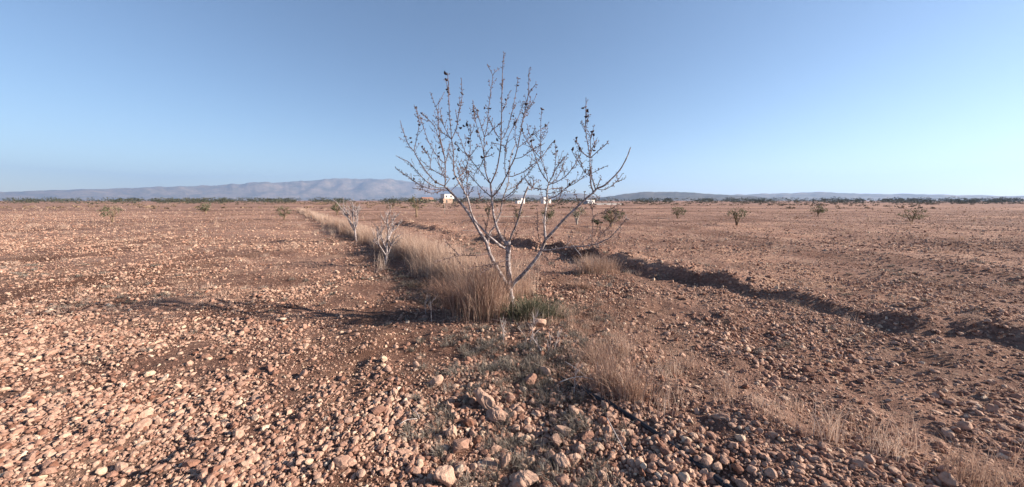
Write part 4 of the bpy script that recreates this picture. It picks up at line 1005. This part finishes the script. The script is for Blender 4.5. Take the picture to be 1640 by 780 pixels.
# ------------------------------------------------------------------ buildings on the horizon
def building(px0, px1, base, parts, label, depth=0.7, name='farm_house', yaw=42):
    """parts: (px0, px1, top, base, wall material, roof 'flat'|'gable', roof material, windows [(u0, v0, u1, v1)...])"""
    pm = (px0 + px1) / 2
    x, y, z = ground(pm, base); m = y / FPX
    t = empty(name, (x, y, 0), label, 'building'); t.rotation_euler = (0, 0, math.radians(yaw))
    for (a, b, top, bs, wm, roof, rm, wins) in parts:
        X0, X1 = (a - pm) * m * 1.15, (b - pm) * m * 1.15; H = (base - top) * m; Z0 = (base - bs) * m if bs < base else -0.1; D = (X1 - X0) * depth
        yo = -D * 0.5
        mb = MB(); mb.add(*box(X0, yo, Z0, X1, yo + D, H)); mb.build('wall', wm, t)
        mb = MB()
        if roof == 'gable':
            o_ = 0.25; rh = min(0.28 * D, 1.4)
            V = np.array([[X0 - o_, yo - o_, H], [X1 + o_, yo - o_, H], [X1 + o_, yo + D + o_, H], [X0 - o_, yo + D + o_, H], [X0 - o_, yo + D / 2, H + rh], [X1 + o_, yo + D / 2, H + rh]])
            mb.add(V, [np.array([[0, 1, 5, 4], [2, 3, 4, 5], [3, 2, 1, 0]]), np.array([[0, 4, 3], [1, 2, 5]])])
        else:
            mb.add(*box(X0 - 0.12, yo - 0.12, H, X1 + 0.12, yo + D + 0.12, H + 0.18))
        mb.build('roof', rm, t)
        for (u0, v0, u1, v1) in wins:
            mb = MB(); mb.add(*box(X0 + (X1 - X0) * u0, yo - 0.04, Z0 + (H - Z0) * v0, X0 + (X1 - X0) * u1, yo + 0.05, Z0 + (H - Z0) * v1)); mb.build('window', M_PANE, t)
    return t
building(707, 726, 325.5, [(709, 724, 311.5, 318.5, M_WHITE, 'flat', M_GREYB, [(0.12, 0.3, 0.28, 0.75), (0.6, 0.3, 0.78, 0.75)]), (707, 722, 318.5, 325.5, M_CREAM, 'flat', M_CREAM, [(0.3, 0.1, 0.42, 0.75)])], 'two-storey house with white upper floor and ochre base left of the tree')
building(675, 694, 324, [(676, 692, 318.5, 324, M_CREAM, 'gable', M_TILE, [(0.2, 0.3, 0.28, 0.6), (0.5, 0.3, 0.6, 0.6), (0.8, 0.3, 0.88, 0.6)])], 'low ochre farmhouse with a red tiled roof at the far left', 0.5)
building(825, 840, 326, [(833, 840, 318, 326, M_WHITE, 'flat', M_WHITE, [(0.3, 0.5, 0.5, 0.75)]), (826, 833, 322, 326, M_WHITE, 'flat', M_WHITE, [(0.4, 0.2, 0.6, 0.7)])], 'small white cube house with a lower annex left of the dead stub')
building(866, 883, 326, [(867, 875, 317, 326, M_WHITE, 'flat', M_WHITE, [(0.2, 0.5, 0.4, 0.8), (0.6, 0.5, 0.8, 0.8)]), (875, 882, 320, 326, M_WHITE, 'flat', M_CREAM, [(0.3, 0.2, 0.5, 0.6)])], 'white flat-roofed house behind the upright right branch')
building(935, 953, 326.5, [(945, 952, 321, 326.5, M_WHITE, 'flat', M_WHITE, [(0.4, 0.2, 0.65, 0.7)]), (935, 945, 322.5, 326.5, M_GREYB, 'gable', M_GREYB, [(0.3, 0.1, 0.5, 0.7)])], 'white house with a grey shed beyond the low right limb', 0.8)
building(953, 994, 328, [(953, 994, 326, 328, M_WHITE, 'flat', M_WHITE, [])], 'long low white wall on the horizon at the right edge', 0.03, 'boundary_wall', 12)

# belt of trees and brush along the far edge of the plain: one mass
mb = MB(); mb2 = MB()
brs = np.random.default_rng(8)
for k in range(1900):
    px = brs.uniform(-60, 1700); Yd = brs.uniform(140, 480)
    if Yd < 260 and brs.random() < 0.9 and any(a_ < px < b_ for a_, b_ in ((706, 727), (825, 841), (865, 884), (934, 996))): continue
    a = (px - CX) / FPX
    if noise(np.array([px / 34.0]), np.array([0.5]), 12)[0] < -0.25 and brs.random() < 0.7: continue
    hgt = brs.uniform(0.9, 2.3) * (Yd / 150) ** 0.85
    x = a * Yd
    leafy(mb, (x, Yd, hgt * 0.45), hgt * brs.uniform(0.7, 1.4), 56, 0.13 * hgt, (1.3, 1, 0.5), brs)
tag(mb.build('tree_belt', M_DARKFOL), 'dark belt of distant trees along the horizon', 'trees', kind='stuff')
for k in range(1500):
    px = brs.uniform(-60, 1700); Yd = brs.uniform(60, 260)
    a = (px - CX) / FPX; x = a * Yd
    if noise(np.array([x / 30.0]), np.array([Yd / 16.0]), 13)[0] < 0.05: continue
    leafy(mb2, (x, Yd, 0.12), brs.uniform(0.3, 0.8), 22, 0.14 + Yd / 900, (1.6, 1.0, 0.35), brs)
tag(mb2.build('scrub', M_BRUSH), 'low brown scrub dotting the far field', 'scrub', kind='stuff')

# ------------------------------------------------------------------ haze: the air over the plain
hm = bpy.data.materials.new('haze_air'); hm.use_nodes = True
hnt = hm.node_tree
for n_ in list(hnt.nodes):
    if n_.type != 'OUTPUT_MATERIAL': hnt.nodes.remove(n_)
pv = hnt.nodes.new('ShaderNodeVolumePrincipled')
pv.inputs['Color'].default_value = (0.42, 0.62, 1.0, 1)
pv.inputs['Density'].default_value = HAZE_DENSITY
pv.inputs['Anisotropy'].default_value = 0.2
hnt.links.new(pv.outputs[0], [n_ for n_ in hnt.nodes if n_.type == 'OUTPUT_MATERIAL'][0].inputs['Volume'])
hb = MB(); hb.add(*box(-9300, -9300, -3.5, 9300, 9300, 620))
tag(hb.build('haze', hm), 'thin blue haze over the plain', 'haze', kind='stuff')
